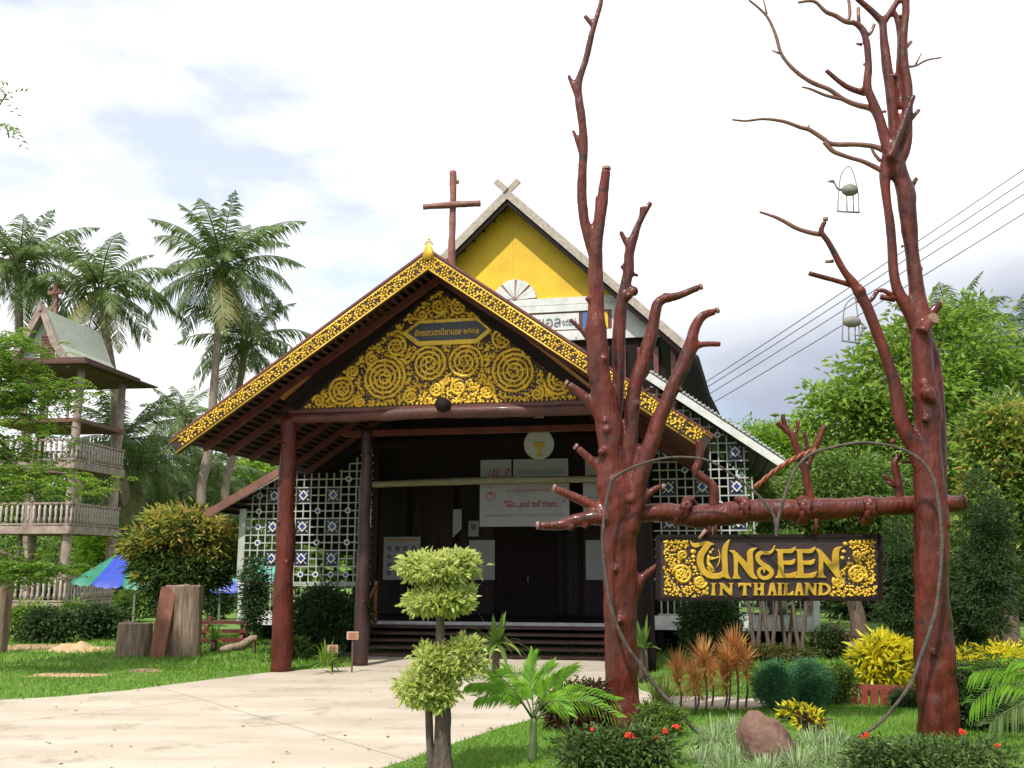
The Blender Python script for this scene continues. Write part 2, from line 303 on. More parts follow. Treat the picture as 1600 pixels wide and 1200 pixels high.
def tree(name, label, cat, base, ells, nclump, per, cr_, L, m, group=None, trunk=.12, tm='bark', asp=.42, up=.6, shell=.45, limbs=14, core=True, low=-1.0, mats=None, fol='foliage', nstem=1, topy=False):
    r = wthing(name, label, cat, base, group); mb = MB(); o = np.array(base)
    pts, dirs, c = crown_pts(ells, nclump, per, cr_, shell, low=low)
    top = Vector((sum(e[0] for e in ells)/len(ells), sum(e[1] for e in ells)/len(ells), min(e[2]-e[5]*.35 for e in ells)))
    B = Vector(base)
    for s_ in range(nstem):
        b0 = B+Vector((rnd.uniform(-1, 1), rnd.uniform(-1, 1), 0))*trunk*(2.2 if nstem > 1 else 0)
        mb.tube([tuple(b0)+(trunk*1.25,), tuple(b0.lerp(top, .35)+Vector((rnd.uniform(-.5, .5)*trunk, 0, 0)))+(trunk,), tuple(b0.lerp(top, .75)+Vector((rnd.uniform(-1, 1)*trunk, 0, 0)))+(trunk*.8,), tuple(top)+(trunk*.6,)], n=8, sub=4, jit=.2)
    idx = rng.choice(len(c), min(limbs, len(c)), replace=False)
    for i in idx:
        q = Vector(c[i]); a = B.lerp(top, rnd.uniform(.6, 1)); mid = a.lerp(q, .5)+Vector((0, 0, abs(q.z-a.z)*.12))
        mb.tube([tuple(a)+(trunk*.42,), tuple(mid)+(trunk*.28,), tuple(q)+(trunk*.1,)], n=5, sub=3)
    wb(mb, 'trunk', M[tm], r, True)
    if mats:
        ci = rng.choice(len(mats), nclump, p=[x[1] for x in mats])
        if topy: hz_ = (c[:, 2]-c[:, 2].min())/np.ptp(c[:, 2]); ci = np.where((rng.uniform(.1, .8, nclump) < hz_) & (rng.uniform(0, 1, nclump) < .8), 1, 0)
        mi = np.repeat(ci, per)
        me = leafmesh(fol, pts-o, dirs, None, L, asp, up, mats=[M[x[0]] for x in mats], mi=mi)
    else: me = leafmesh(fol, pts-o, dirs, M[m], L, asp, up)
    f = link('crown', me, r); return r
def blades(name, base, n, h, w_, m, spread=.6, droop=.5, seg=4, r0=.03, parent=None, arch=1.0, minel=.3):
    """strap leaves from a point; base = local position"""
    az = rng.uniform(0, 2*np.pi, n); el = rng.uniform(minel, 1.45, n); hh = h*rng.uniform(.65, 1.1, n)
    B = np.array(base)+np.stack([np.cos(az), np.sin(az), az*0], 1)*r0*rng.uniform(.2, 1, n)[:, None]
    D = np.stack([np.cos(az)*np.cos(el), np.sin(az)*np.cos(el), np.sin(el)], 1); S = np.stack([-np.sin(az), np.cos(az), az*0], 1)
    V = np.zeros((n, 2*seg+1, 3)); 
    for k in range(seg+1):
        t = k/seg; p = B+D*(hh*t)[:, None]; p[:, 2] -= hh*droop*t**2.2*arch*np.cos(el); wd = w_*(1-t**2.2)*(.55+.9*t if t < .5 else 1)
        if k < seg: V[:, 2*k] = p+S*wd/2; V[:, 2*k+1] = p-S*wd/2
        else: V[:, 2*seg] = p
    q = []; 
    for k in range(seg-1): q += [[2*k, 2*k+1, 2*k+3], [2*k, 2*k+3, 2*k+2]]
    q.append([2*seg-2, 2*seg-1, 2*seg]); q = np.array(q)
    Fc = (np.arange(n)[:, None, None]*(2*seg+1)+q[None]).reshape(-1, 3)
    return V.reshape(-1, 3), Fc
def merge(parts):
    V = []; Fs = []; b = 0
    for v, f in parts: V.append(v); Fs.append(f+b); b += len(v)
    return np.concatenate(V), np.concatenate(Fs)
def text(body, size, ext, m, name, parent, loc, rx=R(90), align='CENTER', width=None, bold=0, shear=0):
    c = bpy.data.curves.new(name, 'FONT'); c.body = body; c.size = size; c.extrude = ext; c.align_x = align; c.align_y = 'CENTER'; c.offset = bold; c.shear = shear; c.resolution_u = 3
    o = bpy.data.objects.new(name, c); col.objects.link(o); bpy.context.view_layer.update()
    me = bpy.data.meshes.new_from_object(o.evaluated_get(bpy.context.evaluated_depsgraph_get())); bpy.data.objects.remove(o); me.materials.clear(); me.materials.append(m)
    q = link(name, me, parent, loc); q.rotation_euler = (rx, 0, 0)
    if width and len(me.vertices):
        xs = [v.co.x for v in me.vertices]; k = width/max(1e-3, max(xs)-min(xs))
        for v in me.vertices: v.co.x *= k
    return q
# ================================================================ GROUND
def sheet(name, pts, z, m, kind='structure'):
    me = bpy.data.meshes.new(name); me.from_pydata([(p[0], p[1], z) for p in pts], [], [list(range(len(pts)))]); me.materials.append(m)
    o = link(name, me); o['kind'] = kind; return o
M['ground'] = mat('ground_grass', (.12, .22, .025), (.07, .15, .018), rough=.95, scale=1.1, bump=.6, bscale=40, dirt=((.17, .14, .07), 1.3, .64), detail=9)
sheet('ground', [(-400, -60), (400, -60), (400, 900), (-400, 900)], 0, M['ground'])
M['drive'] = mat('pale_concrete', (.50, .435, .355), (.37, .315, .25), rough=.9, scale=1.1, bump=.5, bscale=50, dirt=((.31, .26, .20), 1.7, .54), detail=13, stretch=(.4, 1.5, 1))
far = [(0, 1094), (90, 1089), (200, 1079), (330, 1062), (420, 1051), (500, 1045), (552, 1042), (562, 1026), (760, 1026), (950, 1028), (965, 1046), (985, 1060), (1000, 1078), (1030, 1088), (1110, 1088), (1180, 1092), (1213, 1098)]
near = [(1222, 1104), (1190, 1110), (1100, 1109), (1010, 1106), (940, 1108), (885, 1115), (835, 1124), (785, 1137), (740, 1152), (700, 1166), (650, 1184), (600, 1200)]
fw = [G(u, v) for u, v in far]; nw = [G(u, v) for u, v in near]
drv = [(-16, 10.9), (-9, 11.4)]+[(p.x, p.y) for p in fw]+[(p.x, p.y) for p in nw]+[(-1.7, 6.8), (-2.3, 5), (-2.6, 2), (-2.6, -8), (-16, -8)]
sheet('driveway', drv, .004, M['drive'])
M['joint'] = mat('dark_joint', (.40, .35, .28), (.30, .26, .21), rough=1, scale=9)
for (u0, v0), (u1, v1), w_ in (((-40, 1135), (600, 1062), .010), ((240, 1072), (660, 1195), .008)):
    a, b = G(u0, v0), G(u1, v1); d_ = (b-a).normalized(); n_ = Vector((-d_.y, d_.x, 0)); k_ = [a.lerp(b, i/16)+n_*rnd.uniform(-.008, .008) for i in range(17)]
    sheet('concrete_joint', [(q.x+n_.x*w_/2, q.y+n_.y*w_/2) for q in k_]+[(q.x-n_.x*w_/2, q.y-n_.y*w_/2) for q in k_[::-1]], .008, M['joint'])
def inside(x, y, poly):
    c = np.zeros(len(x), bool); j = len(poly)-1
    for i in range(len(poly)):
        xi, yi = poly[i][0], poly[i][1]; xj, yj = poly[j][0], poly[j][1]
        k = ((yi > y) != (yj > y)) & (x < (xj-xi)*(y-yi)/((yj-yi) or 1e-9)+xi); c ^= k; j = i
    return c
PT = []
def patch(name, cu, cv, ru, rv, m, z, seed=0):
    c = G(cu, cv); a = G(cu+ru, cv); b = G(cu, cv-rv); rx = (a-c).x; ry = (b-c).y
    PT.append([(c.x+rx*math.cos(t)*(1+.25*math.sin(3*t+seed)+.12*math.sin(7*t)), c.y+ry*math.sin(t)*(1+.2*math.sin(2*t+seed))) for t in [2*math.pi*k/28 for k in range(28)]])
    return sheet(name, [(c.x+rx*math.cos(t)*(1+.25*math.sin(3*t+seed)+.12*math.sin(7*t)), c.y+ry*math.sin(t)*(1+.2*math.sin(2*t+seed))) for t in [2*math.pi*k/28 for k in range(28)]], z, m)
M['dirt'] = mat('bare_earth', (.36, .23, .13), (.24, .16, .09), rough=1, scale=3, bump=.5, dirt=((.09, .13, .03), 5, .55))
patch('dirt_patch', 1350, 1003, 75, 10, M['dirt'], .004, 1); patch('dirt_patch', 100, 1055, 60, 4, M['sand'], .004, 2); patch('dirt_patch', 225, 1048, 30, 3, M['dirt'], .004, 3)
patch('dirt_patch', 60, 1012, 120, 5, M['dirt'], .004, 3)
# lawn blades
def lawn(n, x0, x1, y0, y1, h, wd):
    x = rng.uniform(x0, x1, n); y = rng.uniform(y0, y1, n); jx = np.array([noise.noise(Vector((a*3, b*3, 7))) for a, b in zip(x[::4], y[::4])]).repeat(4)[:n]*.22; x = x[:len(jx)]; y = y[:len(jx)]; k = ~inside(x+jx, y+jx, drv); x = x[k]; y = y[k]
    for pp_ in PT: k = ~inside(x, y, pp_) | (rng.uniform(0, 1, len(x)) < .12); x = x[k]; y = y[k]
    k = (np.abs(x/np.maximum(y, .1)) < .78); x = x[k]; y = y[k]
    cl = np.array([noise.noise(Vector((a*1.3, b*1.3, 3))) for a, b in zip(x[::8], y[::8])]); cl = np.repeat(cl, 8)[:len(x)]
    k = rng.uniform(-.42, .22, len(cl)) < cl; x = x[:len(cl)][k]; y = y[:len(cl)][k]; n = len(x)
    az = rng.uniform(0, 6.283, n); hh = h*rng.uniform(.5, 1.25, n); b = np.stack([x, y, np.full(n, -.002)], 1); s = np.stack([np.cos(az), np.sin(az), az*0], 1)*wd/2
    t = b+np.stack([rng.normal(0, .5, n)*hh, rng.normal(0, .5, n)*hh, hh], 1)
    V = np.stack([b-s, b+s, t], 1).reshape(-1, 3); return V, np.arange(3*n).reshape(-1, 3)
V, Fc = merge([lawn(165000, -3, 7.5, 6.5, 11.6, .045, .010), lawn(70000, -9, 10, 11.2, 16, .055, .016), lawn(60000, -12, 12, 15.5, 24, .08, .03)])
def litter(n, x0, x1, y0, y1, L_, m, nm):
    C_ = np.stack([rng.uniform(x0, x1, n), rng.uniform(y0, y1, n), np.full(n, .012)], 1); D_ = rng.normal(size=(n, 3))*np.array([1, 1, .15]); o = link(nm, leafmesh(nm, C_, D_, m, L_, .5, .95)); o['kind'] = 'stuff'
M['dryleaf'] = leafmat('dry_leaf', [(.10, .05, .025), (.20, .12, .05), (.28, .20, .09)], .1)
litter(150, -7, 5, 6.8, 15.5, .05, M['dryleaf'], 'fallen_leaves'); litter(60, -6, 1, 7, 14.8, .018, M['dryleaf'], 'twig_litter')
g = link('lawn_grass', fastmesh('lawn_grass', V, Fc, M['l_grass'])); g['kind'] = 'stuff'
# ================================================================ CHURCH
YAW = R(11)
c0 = G(438, 1049); e2 = Vector((math.sin(YAW), math.cos(YAW), 0)); e1 = Vector((math.cos(YAW), -math.sin(YAW), 0))
TG = .85                                            # gable plane sits a metre behind the roof edge
cf = Frame(c0-e2*TG, YAW)
s0 = cf.at(672, 400, 0).x; cf = Frame(c0-e2*TG+e1*s0, YAW)  # origin under the porch ridge
church = thing('wooden_church', 'dark wooden church with carved gilded porch gable and yellow upper gable behind', 'church', cf.o, yaw=YAW)
A = cf.at
def part(mb, name, m, parent=None, smooth=False): return link(name, mb.mesh(name, M[m] if isinstance(m, str) else m, smooth), parent or church)
def poly(pts, t): return [(q.x, q.z) for q in (A(u, v, t) for u, v in pts)]
def flat(name, pts, t, th, m, parent=None): return part(MB().prism(poly(pts, t), t, t+th), name, m, parent)
def rect(name, u0, v0, u1, v1, t, th, m, parent=None):   # axis-aligned in the wall's own frame
    a = A(u0, v0, t); b = A(u1, v1, t); return part(MB().prism([(a.x, a.z), (b.x, a.z), (b.x, b.z), (a.x, b.z)], t, t+th), name, m, parent)
TL = 5.2                                            # deck edge / lattice plane
def ground_t(u, v): q = cf.I @ G(u, v); return q
apex = A(672, 403, 0); Lend = A(275, 690, 0); Rend = A(1108, 683, 0)
# ---- porch roof: two slopes with battens and rafters below
def slope(end, sg):
    a = Vector((apex.x, 0, apex.z)); b = Vector((end.x, 0, end.z)); d = (b-a).normalized(); n = Vector((-d.z*(-sg), 0, d.x*(-sg)))
    if n.z < 0: n = -n
    T1 = 5.7; L = (b-a).length
    rf = part(MB().slab([a+n*.0, b+n*.0, b+Vector((0, T1, 0)), a+Vector((0, T1, 0))], .05 if sg > 0 else -.05), 'porch_roof', 'darkroof')
    bt = MB().box((0, (T1-.1)/2, 0), (.05, T1-.1, .035), Matrix.Rotation(math.atan2(-d.z, d.x), 3, 'Y')).mesh('batten', M['soffit'])
    k = .12
    while k < L-.05:
        o = link('batten', bt, rf, a+d*k-n*.07+Vector((0, .06, 0))); k += .125
    for t in (.55, 1.35, 2.2, 3.05, 3.9, 4.7):
        link('rafter', MB().bar(a+Vector((0, t, 0))+d*.1-n*.14, b+Vector((0, t, 0))-d*.12-n*.14, .09, .10, n).mesh('rafter', M['rafter']), rf)
    return a, b, d, n, L
SL = slope(Lend, -1); SR = slope(Rend, 1)
# sheathing visible above battens (closes gaps)
# ---- carved relief helpers, local frame: x right, z up, toward viewer = -y
def spiral(mb, cx, cz, r, turns, dr, ph, tr, y, beads=True, arms=1):
    bs = .027 if r > .12 else .02
    for arm in range(arms):
        n = int(turns*12); pts = []
        for i in range(n+1):
            f = i/n; rr = r*(.10+.90*f); a = ph+arm*math.pi*2/arms+dr*2*math.pi*turns*f
            pts.append((cx+rr*math.cos(a), y, cz+rr*math.sin(a), tr*(.75+.35*f)))
        mb.tube(pts, n=6)
        if beads:
            gap = (r/turns)*.46
            for i in range(8, n, 2):
                f = i/n; rr = r*(.10+.90*f)-gap; a = ph+arm*math.pi*2/arms+dr*2*math.pi*turns*f
                if rr < tr: continue
                mb.ball((cx+rr*math.cos(a), y, cz+rr*math.sin(a)), (bs, bs*.8, bs), 5, 3)
def curl(mb, x, z, s, a, y, tr, fl=1):
    pts = []
    for i in range(9):
        f = i/8; aa = a+fl*f*4.6; rr = s*(1-f*.8); pts.append((x+rr*math.cos(aa), y, z+rr*math.sin(aa), tr*(1.1-.45*f)))
    mb.tube(pts, n=5)
    mb.ball((x, y, z), (tr*.9,)*3, 5, 3)
# ---- bargeboards with gilded carving
def bargeboard(a, b, d, n, L, sg):
    W = .235; q0 = a-Vector((0, .05, 0)); 
    up = Vector((0, 0, 1)); 
    aT = q0+up*.06; bT = q0+(b-a)+n*.02+d*.05
    bb = part(MB().prism([(aT.x, aT.z+.02), (bT.x, bT.z), (bT.x-n.x*W, bT.z-n.z*W), (aT.x, aT.z-W/n.z)], -.09, -.03), 'bargeboard', 'maroon')
    link('top_edge', MB().bar(aT+up*.045, bT+n*.02, .10, .035, n).mesh('edge', M['beam']), bb)
    mb = MB(); k = .16; i = 0; yy = -.093
    for e in (.02, W-.02):
        p0 = aT-n*e; p1 = bT-n*e; mb.bar((p0.x, yy, p0.z), (p1.x, yy, p1.z), .02, .022, n)
    while k < L-.1:
        c = aT+d*k-n*(W/2)
        if i % 2 == 0:
            for j in range(6):
                an = j*math.pi/3+.3; mb.ball((c.x+.048*math.cos(an), yy, c.z+.048*math.sin(an)), (.024, .02, .024), 6, 3)
            mb.ball((c.x, yy, c.z), (.02, .03, .02), 6, 3)
        else:
            for s_ in (-1, 1):
                cc = c+d*.03*s_+n*.035*s_; curl(mb, cc.x, cc.z, .05, rnd.uniform(0, 6), yy, .015, s_)
            curl(mb, c.x, c.z, .03, 1, yy, .012)
        for s_ in (-1, 1):
            e = c+n*s_*.075+d*.05; mb.ball((e.x, yy, e.z), (.025, .016, .02), 5, 3)
            e = c+n*s_*.075-d*.02; mb.ball((e.x, yy, e.z), (.02, .016, .02), 5, 3)
        k += .125; i += 1
    link('carving', mb.mesh('carving', M['gold'], True), bb)
    return bb
bargeboard(*SL, -1); bb = bargeboard(*SR, 1)
# joint strip near the right end of the board, end plate
d = SR[2]; n_ = SR[3]; c = SR[0]+d*(SR[4]-.36); link('joint', MB().bar((c.x+n_.x*.06, -.10, c.z+n_.z*.06), (c.x-n_.x*.2, -.10, c.z-n_.z*.2), .03, .03, d).mesh('joint', M['maroon']), bb)
# finial: gilded cross-shaped flower
fn = MB(); a = apex; z0 = a.z+.08
fn.prism([(a.x-.10, z0-.14), (a.x+.10, z0-.14), (a.x+.05, z0+.06), (a.x, z0+.12), (a.x-.05, z0+.06)], -.12, -.05)
fn.tube([(a.x, -.085, z0+.0, .02), (a.x, -.085, z0+.26, .007)], n=6)
for dx, dz, r_ in ((-.05, .12, .02), (.05, .12, .02), (0, .19, .022), (-.03, .15, .017), (.03, .15, .017)): fn.ball((a.x+dx, -.085, z0+dz), (r_, .02, r_), 6, 4)
part(fn, 'finial', 'gold', smooth=True)
# ---- gable panel
tri = poly([(462, 641), (690, 452), (916, 624)], TG); zb = tri[0][1]
panel = part(MB().prism([(tri[0][0]-.35, zb-.05), (tri[1][0], apex.z-.1), (tri[2][0]+.35, zb-.05)], TG, TG+.05), 'gable_panel', 'maroon')
ga, gb_, gc = tri; gc = (gc[0], zb); axx = (ga[0]+gc[0])/2; gtop = A(690, 448, TG).z; rel = MB(); YR = TG-.004
SP = [(671, 569, 32, 3.3, 1), (727, 566, 31, 3.3, -1), (804, 580, 39, 4.2, -1), (600, 590, 39, 4.2, 1), (874, 594, 26, 3, -1), (535, 609, 26, 3, 1), (682, 608, 14, 2, 1), (717, 606, 14, 2, -1), (762, 612, 14, 2, 1), (642, 620, 14, 2, -1),
      (840, 615, 12, 1.8, 1), (563, 628, 11, 1.8, -1), (785, 530, 19, 2.2, -1), (619, 541, 19, 2.2, 1), (825, 549, 13, 1.8, 1), (582, 561, 13, 1.8, -1), (855, 563, 12, 1.8, -1), (552, 581, 12, 1.8, 1), (912, 607, 10, 1.6, -1), (498, 627, 11, 1.6, 1),
      (686, 478, 15, 2, 1), (717, 479, 15, 2, -1), (660, 492, 10, 1.6, -1), (744, 492, 11, 1.6, 1)]
taken = []
for u, v, r_, tn, dr in SP:
    q = A(u, v, TG); rr = r_*q.length*0+px(r_, (cf.M@q).y)*1.02; spiral(rel, q.x, q.z, rr*.94, tn, dr, .6+u*.01, .0285, YR, arms=1); taken.append((q.x, q.z, rr))
oc = poly([(628, 522), (653, 541), (746, 537), (769, 517), (746, 497), (655, 502)], TG); ocx = sum(p[0] for p in oc)/6; ocz = sum(p[1] for p in oc)/6
def edge_dist(x, z):  # inside the gilded triangle?
    m1 = (gtop-zb)/(axx-ga[0]); return min(z-zb-.03, (gtop-zb)-(abs(x-axx))*m1-(z-zb)-.04)
cnt = 0; small = []
for k in range(26000):
    x = rnd.uniform(ga[0], gc[0]); z = rnd.uniform(zb, gtop); s_ = rnd.choice((.075, .055, .042, .03))
    if edge_dist(x, z) < s_*.6: continue
    if abs(x-ocx) < .78 and abs(z-ocz) < .23+.0: continue
    if any((x-a_)**2+(z-b_)**2 < (r_*.98+s_*.5)**2 for a_, b_, r_ in taken): continue
    if any((x-a_)**2+(z-b_)**2 < (r_+s_)**2*.44 for a_, b_, r_ in small): continue
    small.append((x, z, s_)); curl(rel, x, z, s_, rnd.uniform(0, 6), YR, .0215, rnd.choice((-1, 1)))
gx = ga[0]+.1
while gx < gc[0]-.1:
    gz = zb+.06
    while gz < gtop:
        x = gx+rnd.uniform(-.02, .02); z = gz+rnd.uniform(-.02, .02); gz += .052
        if edge_dist(x, z) < .02 or (abs(x-ocx) < .70 and abs(z-ocz) < .19): continue
        rel.ball((x, YR+.012, z), (rnd.uniform(.012, .028), .016, rnd.uniform(.012, .026)), 5, 3)
    gx += .050
for k in range(60):
    rel.ball((ga[0]+.25+(gc[0]-ga[0]-.5)*k/59, YR, zb+.035), (.026, .02, .026), 5, 3)
link('carving', rel.mesh('carving', M['gold'], True), panel)
# mouldings along the panel rakes
for sg, e in ((-1, ga), (1, gc)):
    p0 = Vector((axx, TG-.03, gtop+.02)); p1 = Vector((e[0], TG-.03, zb)); dd = (p1-p0).normalized(); nn = Vector((-dd.z, 0, dd.x)); nn = nn if nn.z > 0 else -nn
    link('moulding', MB().bar(p0+nn*.03, p1+nn*.03, .05, .06, nn).mesh('moulding', M['darkwood']), panel)
    link('moulding', MB().bar(p0+nn*.19+Vector((0, -.25, 0)), p1+nn*.19+Vector((0, -.25, 0)), .09, .05, nn).mesh('moulding', mat('dull_gold_trim', (.30, .14, .03), rough=.5)), panel)
    link('moulding', MB().bar(p0+nn*.11+Vector((0, -.1, 0)), p1+nn*.11+Vector((0, -.1, 0)), .2, .10, nn).mesh('moulding', M['darkwood']), panel)
link('moulding', MB().bar((ga[0]-.1, TG-.02, zb-.03), (gc[0]+.1, TG-.02, zb-.03), .07, .06).mesh('moulding', M['rafter']), panel)
# inscription plate
ins = link('inscription_plate', MB().prism([(ocx+(p[0]-ocx), p[1]) for p in oc], TG-.035, TG+.01).mesh('plate', M['gold']), panel)
inn = poly([(638, 521), (657, 534), (744, 530), (762, 515), (745, 502), (657, 507)], TG)
link('plate_field', MB().prism(inn, TG-.045, TG-.03).mesh('field', mat('slate_black_field', (.03, .035, .05), rough=.4)), ins)
text('อัครเทวดามีคาแอล ๒๕๔๗', .135, .006, M['goldflat'], 'lettering', ins, (ocx, TG-.05, ocz-.01), width=1.06, bold=.003)
# ---- front beam, knob
bl = A(455, 652, TG); br = A(960, 640, TG); zc = (bl.z+A(900, 639, TG).z)/2
fb = part(MB().tube([(bl.x-.25, TG, zc-.0, .085), (bl.x+1, TG, zc-.02, .09), (0, TG-.02, zc-.0, .095), (2, TG, zc-.01, .09), (br.x+.9, TG, zc, .085)], n=12, sub=7, jit=.2), 'front_beam', 'beam2', smooth=True)
kq = A(693, 633, TG-.1); link('log_end', MB().tube([(kq.x, TG-.20, kq.z, .115), (kq.x, TG+.3, kq.z, .12)], n=14).mesh('log_end', M['darkwood'], True), fb)
# ---- columns
def column(u0, v0, u1, v1, r, t=None, m='varnish', base=None):
    b = cf.I@G(u0, v0) if base is None else base; tt = b.y; q = A(u1, v1, tt); mb = MB(); pts = []
    for i in range(9):
        f = i/8; pts.append((b.x+(q.x-b.x)*f+.012*math.sin(i*2.1), tt, q.z*f-.02, r*(1.16-.3*f)*(1+.05*math.sin(i*3.7+u0))))
    mb.tube(pts, n=16, sub=4, jit=.10, seed=u0)
    for i in range(6): 
        f = (i+.7)/6.5; a_ = rnd.uniform(3.6, 5.8); mb.ball((b.x+(q.x-b.x)*f+r*.85*math.cos(a_), tt+r*.85*math.sin(a_), q.z*f), (r*.3, r*.3, r*.4), 8, 5)
    return part(mb, 'column', m, smooth=True)
column(439, 1049, 452, 650, .145)
cb = cf.I@G(565, 1040)
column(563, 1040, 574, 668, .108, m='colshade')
rb = cf.I@G(439, 1049); column(960, 1050, 0, 0, .145, base=Vector((-rb.x+.25, TG, 0))) if False else None
def colw(x, t, z, r, m='beam'):
    return part(MB().tube([(x, t, -.02, r*1.15), (x+.02, t, z*.5, r), (x, t, z, r*.85)], n=14, sub=5, jit=.1, seed=x), 'column', m, smooth=True)
xr = A(962, 640, TG).x; colw(xr, TG, zc, .145, 'varnish')
q = A(1008, 990, cb.y); colw(q.x, cb.y, 3.6, .14, 'darkwood')  # right rear column: dark wood colour stands in for the shade on it
# ---- deck, steps
dz = A(770, 971, TL).z; xl = A(585, 971, TL).x; xrt = A(1005, 975, TL).x; dL = A(372, 960, TL).x; dR = A(1283, 970, TL).x
part(MB().box(((dL+dR)/2, TL+2.6, dz-.06), (dR-dL-.1, 5.1, .08)), 'deck', 'darkwood')
part(MB().prism([(dL, dz-.01), (dR, dz-.01), (dR, dz-.115), (dL, dz-.115)], TL-.06, TL), 'deck_edge', 'deck')
nst = 5; stm = MB().box((0, 0, 0), (xrt-xl+.3, .34, .045)).mesh('step', mat('worn_step_wood', (.10, .05, .04), (.05, .022, .02), rough=.6, scale=5, stretch=(.6, 5, 5)))
for i in range(nst):
    z = dz*(i+.35)/(nst+.2); t = TL-.15-(nst-i)*.30+.1; link('step', stm, church, ((xl+xrt)/2, t, z))
for x in (xl+.05, (xl+xrt)/2, xrt-.05): part(MB().bar((x, TL-1.55, .02), (x, TL-.12, dz-.16), .07, .2), 'stringer', 'darkwood')
for x in np.linspace(dL+.1, dR-.1, 9): part(MB().box((x, TL+.15, (dz-.12)/2), (.14, .14, dz-.12)), 'pier', 'darkwood')
part(MB().prism([(dL+.1, 0), (dR-.1, 0), (dR-.1, dz-.11), (dL+.1, dz-.11)], TL+2.6, TL+2.66), 'underfloor_wall', 'darkwood')
# white lower board in front of the right and left verandas
flat('skirt_board', [(1020, 962), (1281, 965), (1281, 984), (1020, 980)], TL-.07, .05, 'white'); flat('skirt_board', [(372, 958), (425, 959), (425, 968), (372, 967)], TL-.07, .05, 'white')
flat('corner_post', [(1271, 936), (1281, 936), (1281, 984), (1271, 984)], TL-.10, .05, 'white'); flat('corner_post', [(372, 905), (382, 905), (381, 966), (371, 966)], TL-.1, .05, 'white')
# balustrades below the lattice
def balus(u0, u1, v0, v1, n, m='lattice'):
    zt = A((u0+u1)/2, v0, TL).z; zb_ = A((u0+u1)/2, v1, TL).z; x0 = A(u0, v0, TL).x; x1 = A(u1, v0, TL).x
    bl_ = part(MB().box(((x0+x1)/2, TL, zt), (x1-x0, .06, .045)), 'balustrade', m)
    link('rail', MB().box(((x0+x1)/2, TL, zb_), (x1-x0, .06, .045)).mesh('rail', M[m]), bl_)
    me = MB().box((0, 0, 0), (.026, .026, zt-zb_-.045)).mesh('baluster', M[m])
    for k in range(n): link('baluster', me, bl_, (x0+(x1-x0)*(k+.5)/n, TL, (zt+zb_)/2))
balus(1028, 1276, 926, 962, 24); balus(378, 428, 912, 956, 6); balus(455, 556, 914, 956, 9)
# ---- interior front wall and doors, deep in the shade
TW = TL+2.5
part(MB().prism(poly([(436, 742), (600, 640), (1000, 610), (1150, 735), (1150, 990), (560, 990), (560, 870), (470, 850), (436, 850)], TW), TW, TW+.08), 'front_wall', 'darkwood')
for u in (566, 640, 712, 775, 880, 905, 960, 1015, 1085):
    q = A(u, 800, TW-.05); part(MB().box((q.x, TW-.05, (dz+3.9)/2), (.09, .08, 3.9-dz)), 'wall_post', 'darkwood')
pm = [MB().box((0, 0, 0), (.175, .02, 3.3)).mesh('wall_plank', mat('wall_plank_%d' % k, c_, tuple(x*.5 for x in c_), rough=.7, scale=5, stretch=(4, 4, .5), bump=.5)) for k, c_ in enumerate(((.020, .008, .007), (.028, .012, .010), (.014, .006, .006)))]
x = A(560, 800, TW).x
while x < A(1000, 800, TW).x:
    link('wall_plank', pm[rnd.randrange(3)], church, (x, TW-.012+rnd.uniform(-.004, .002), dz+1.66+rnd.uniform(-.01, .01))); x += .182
dr_ = rect('door', 781, 835, 872, 968, TW-.05, .03, 'darkwood')
link('handle', MB().box((A(826, 905, TW).x, TW-.08, A(826, 905, TW).z), (.02, .04, .12)).mesh('handle', M['metal']), dr_)
rect('door_lintel', 776, 822, 876, 834, TW-.09, .06, 'darkwood')
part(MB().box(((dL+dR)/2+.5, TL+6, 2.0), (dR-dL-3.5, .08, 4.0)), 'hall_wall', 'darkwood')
# pale log rail and posts across the porch opening
p = A(583, 757, TL-.05); q = A(955, 750, TL-.05); p2 = A(770, 753, TL-.05)
part(MB().tube([(p.x, TL-.05, p.z, .065), ((p.x+q.x)/2, TL-.05, p2.z+.03, .075), (q.x, TL-.05, p.z+.03, .07)], n=12, sub=8, jit=.1), 'log_rail', 'log', smooth=True)
for u in (585, 1000): q = A(u, 900, TL); part(MB().box((q.x, TL, (dz+3.95)/2), (.12, .12, 3.95-dz)), 'veranda_post', 'darkwood')
p = A(560, 678, 3.2); q = A(960, 676, 3.2); part(MB().bar((p.x-.3, 3.2, p.z), (q.x+.4, 3.2, p.z), .10, .11), 'cross_beam', 'beam')
p = A(583, 700, TL-.1); part(MB().bar((p.x-.3, TL-.12, 4.05), (q.x+1.2, TL-.12, 4.05), .10, .14), 'cross_beam', 'darkwood')
# handrails of the steps
hr = part(MB().bar(A(563, 962, TL-1.0), A(588, 915, TL-.2), .05, .05), 'handrail', 'rail'); a = A(588, 912, TL-.2)
link('post', MB().box((a.x, TL-.2, (a.z+dz)/2), (.06, .06, a.z-dz+.1)).mesh('post', M['rail']), hr); a = A(573, 930, TL-.6)
link('post', MB().box((a.x, TL-.6, a.z/2), (.06, .06, a.z)).mesh('post', M['rail']), hr)
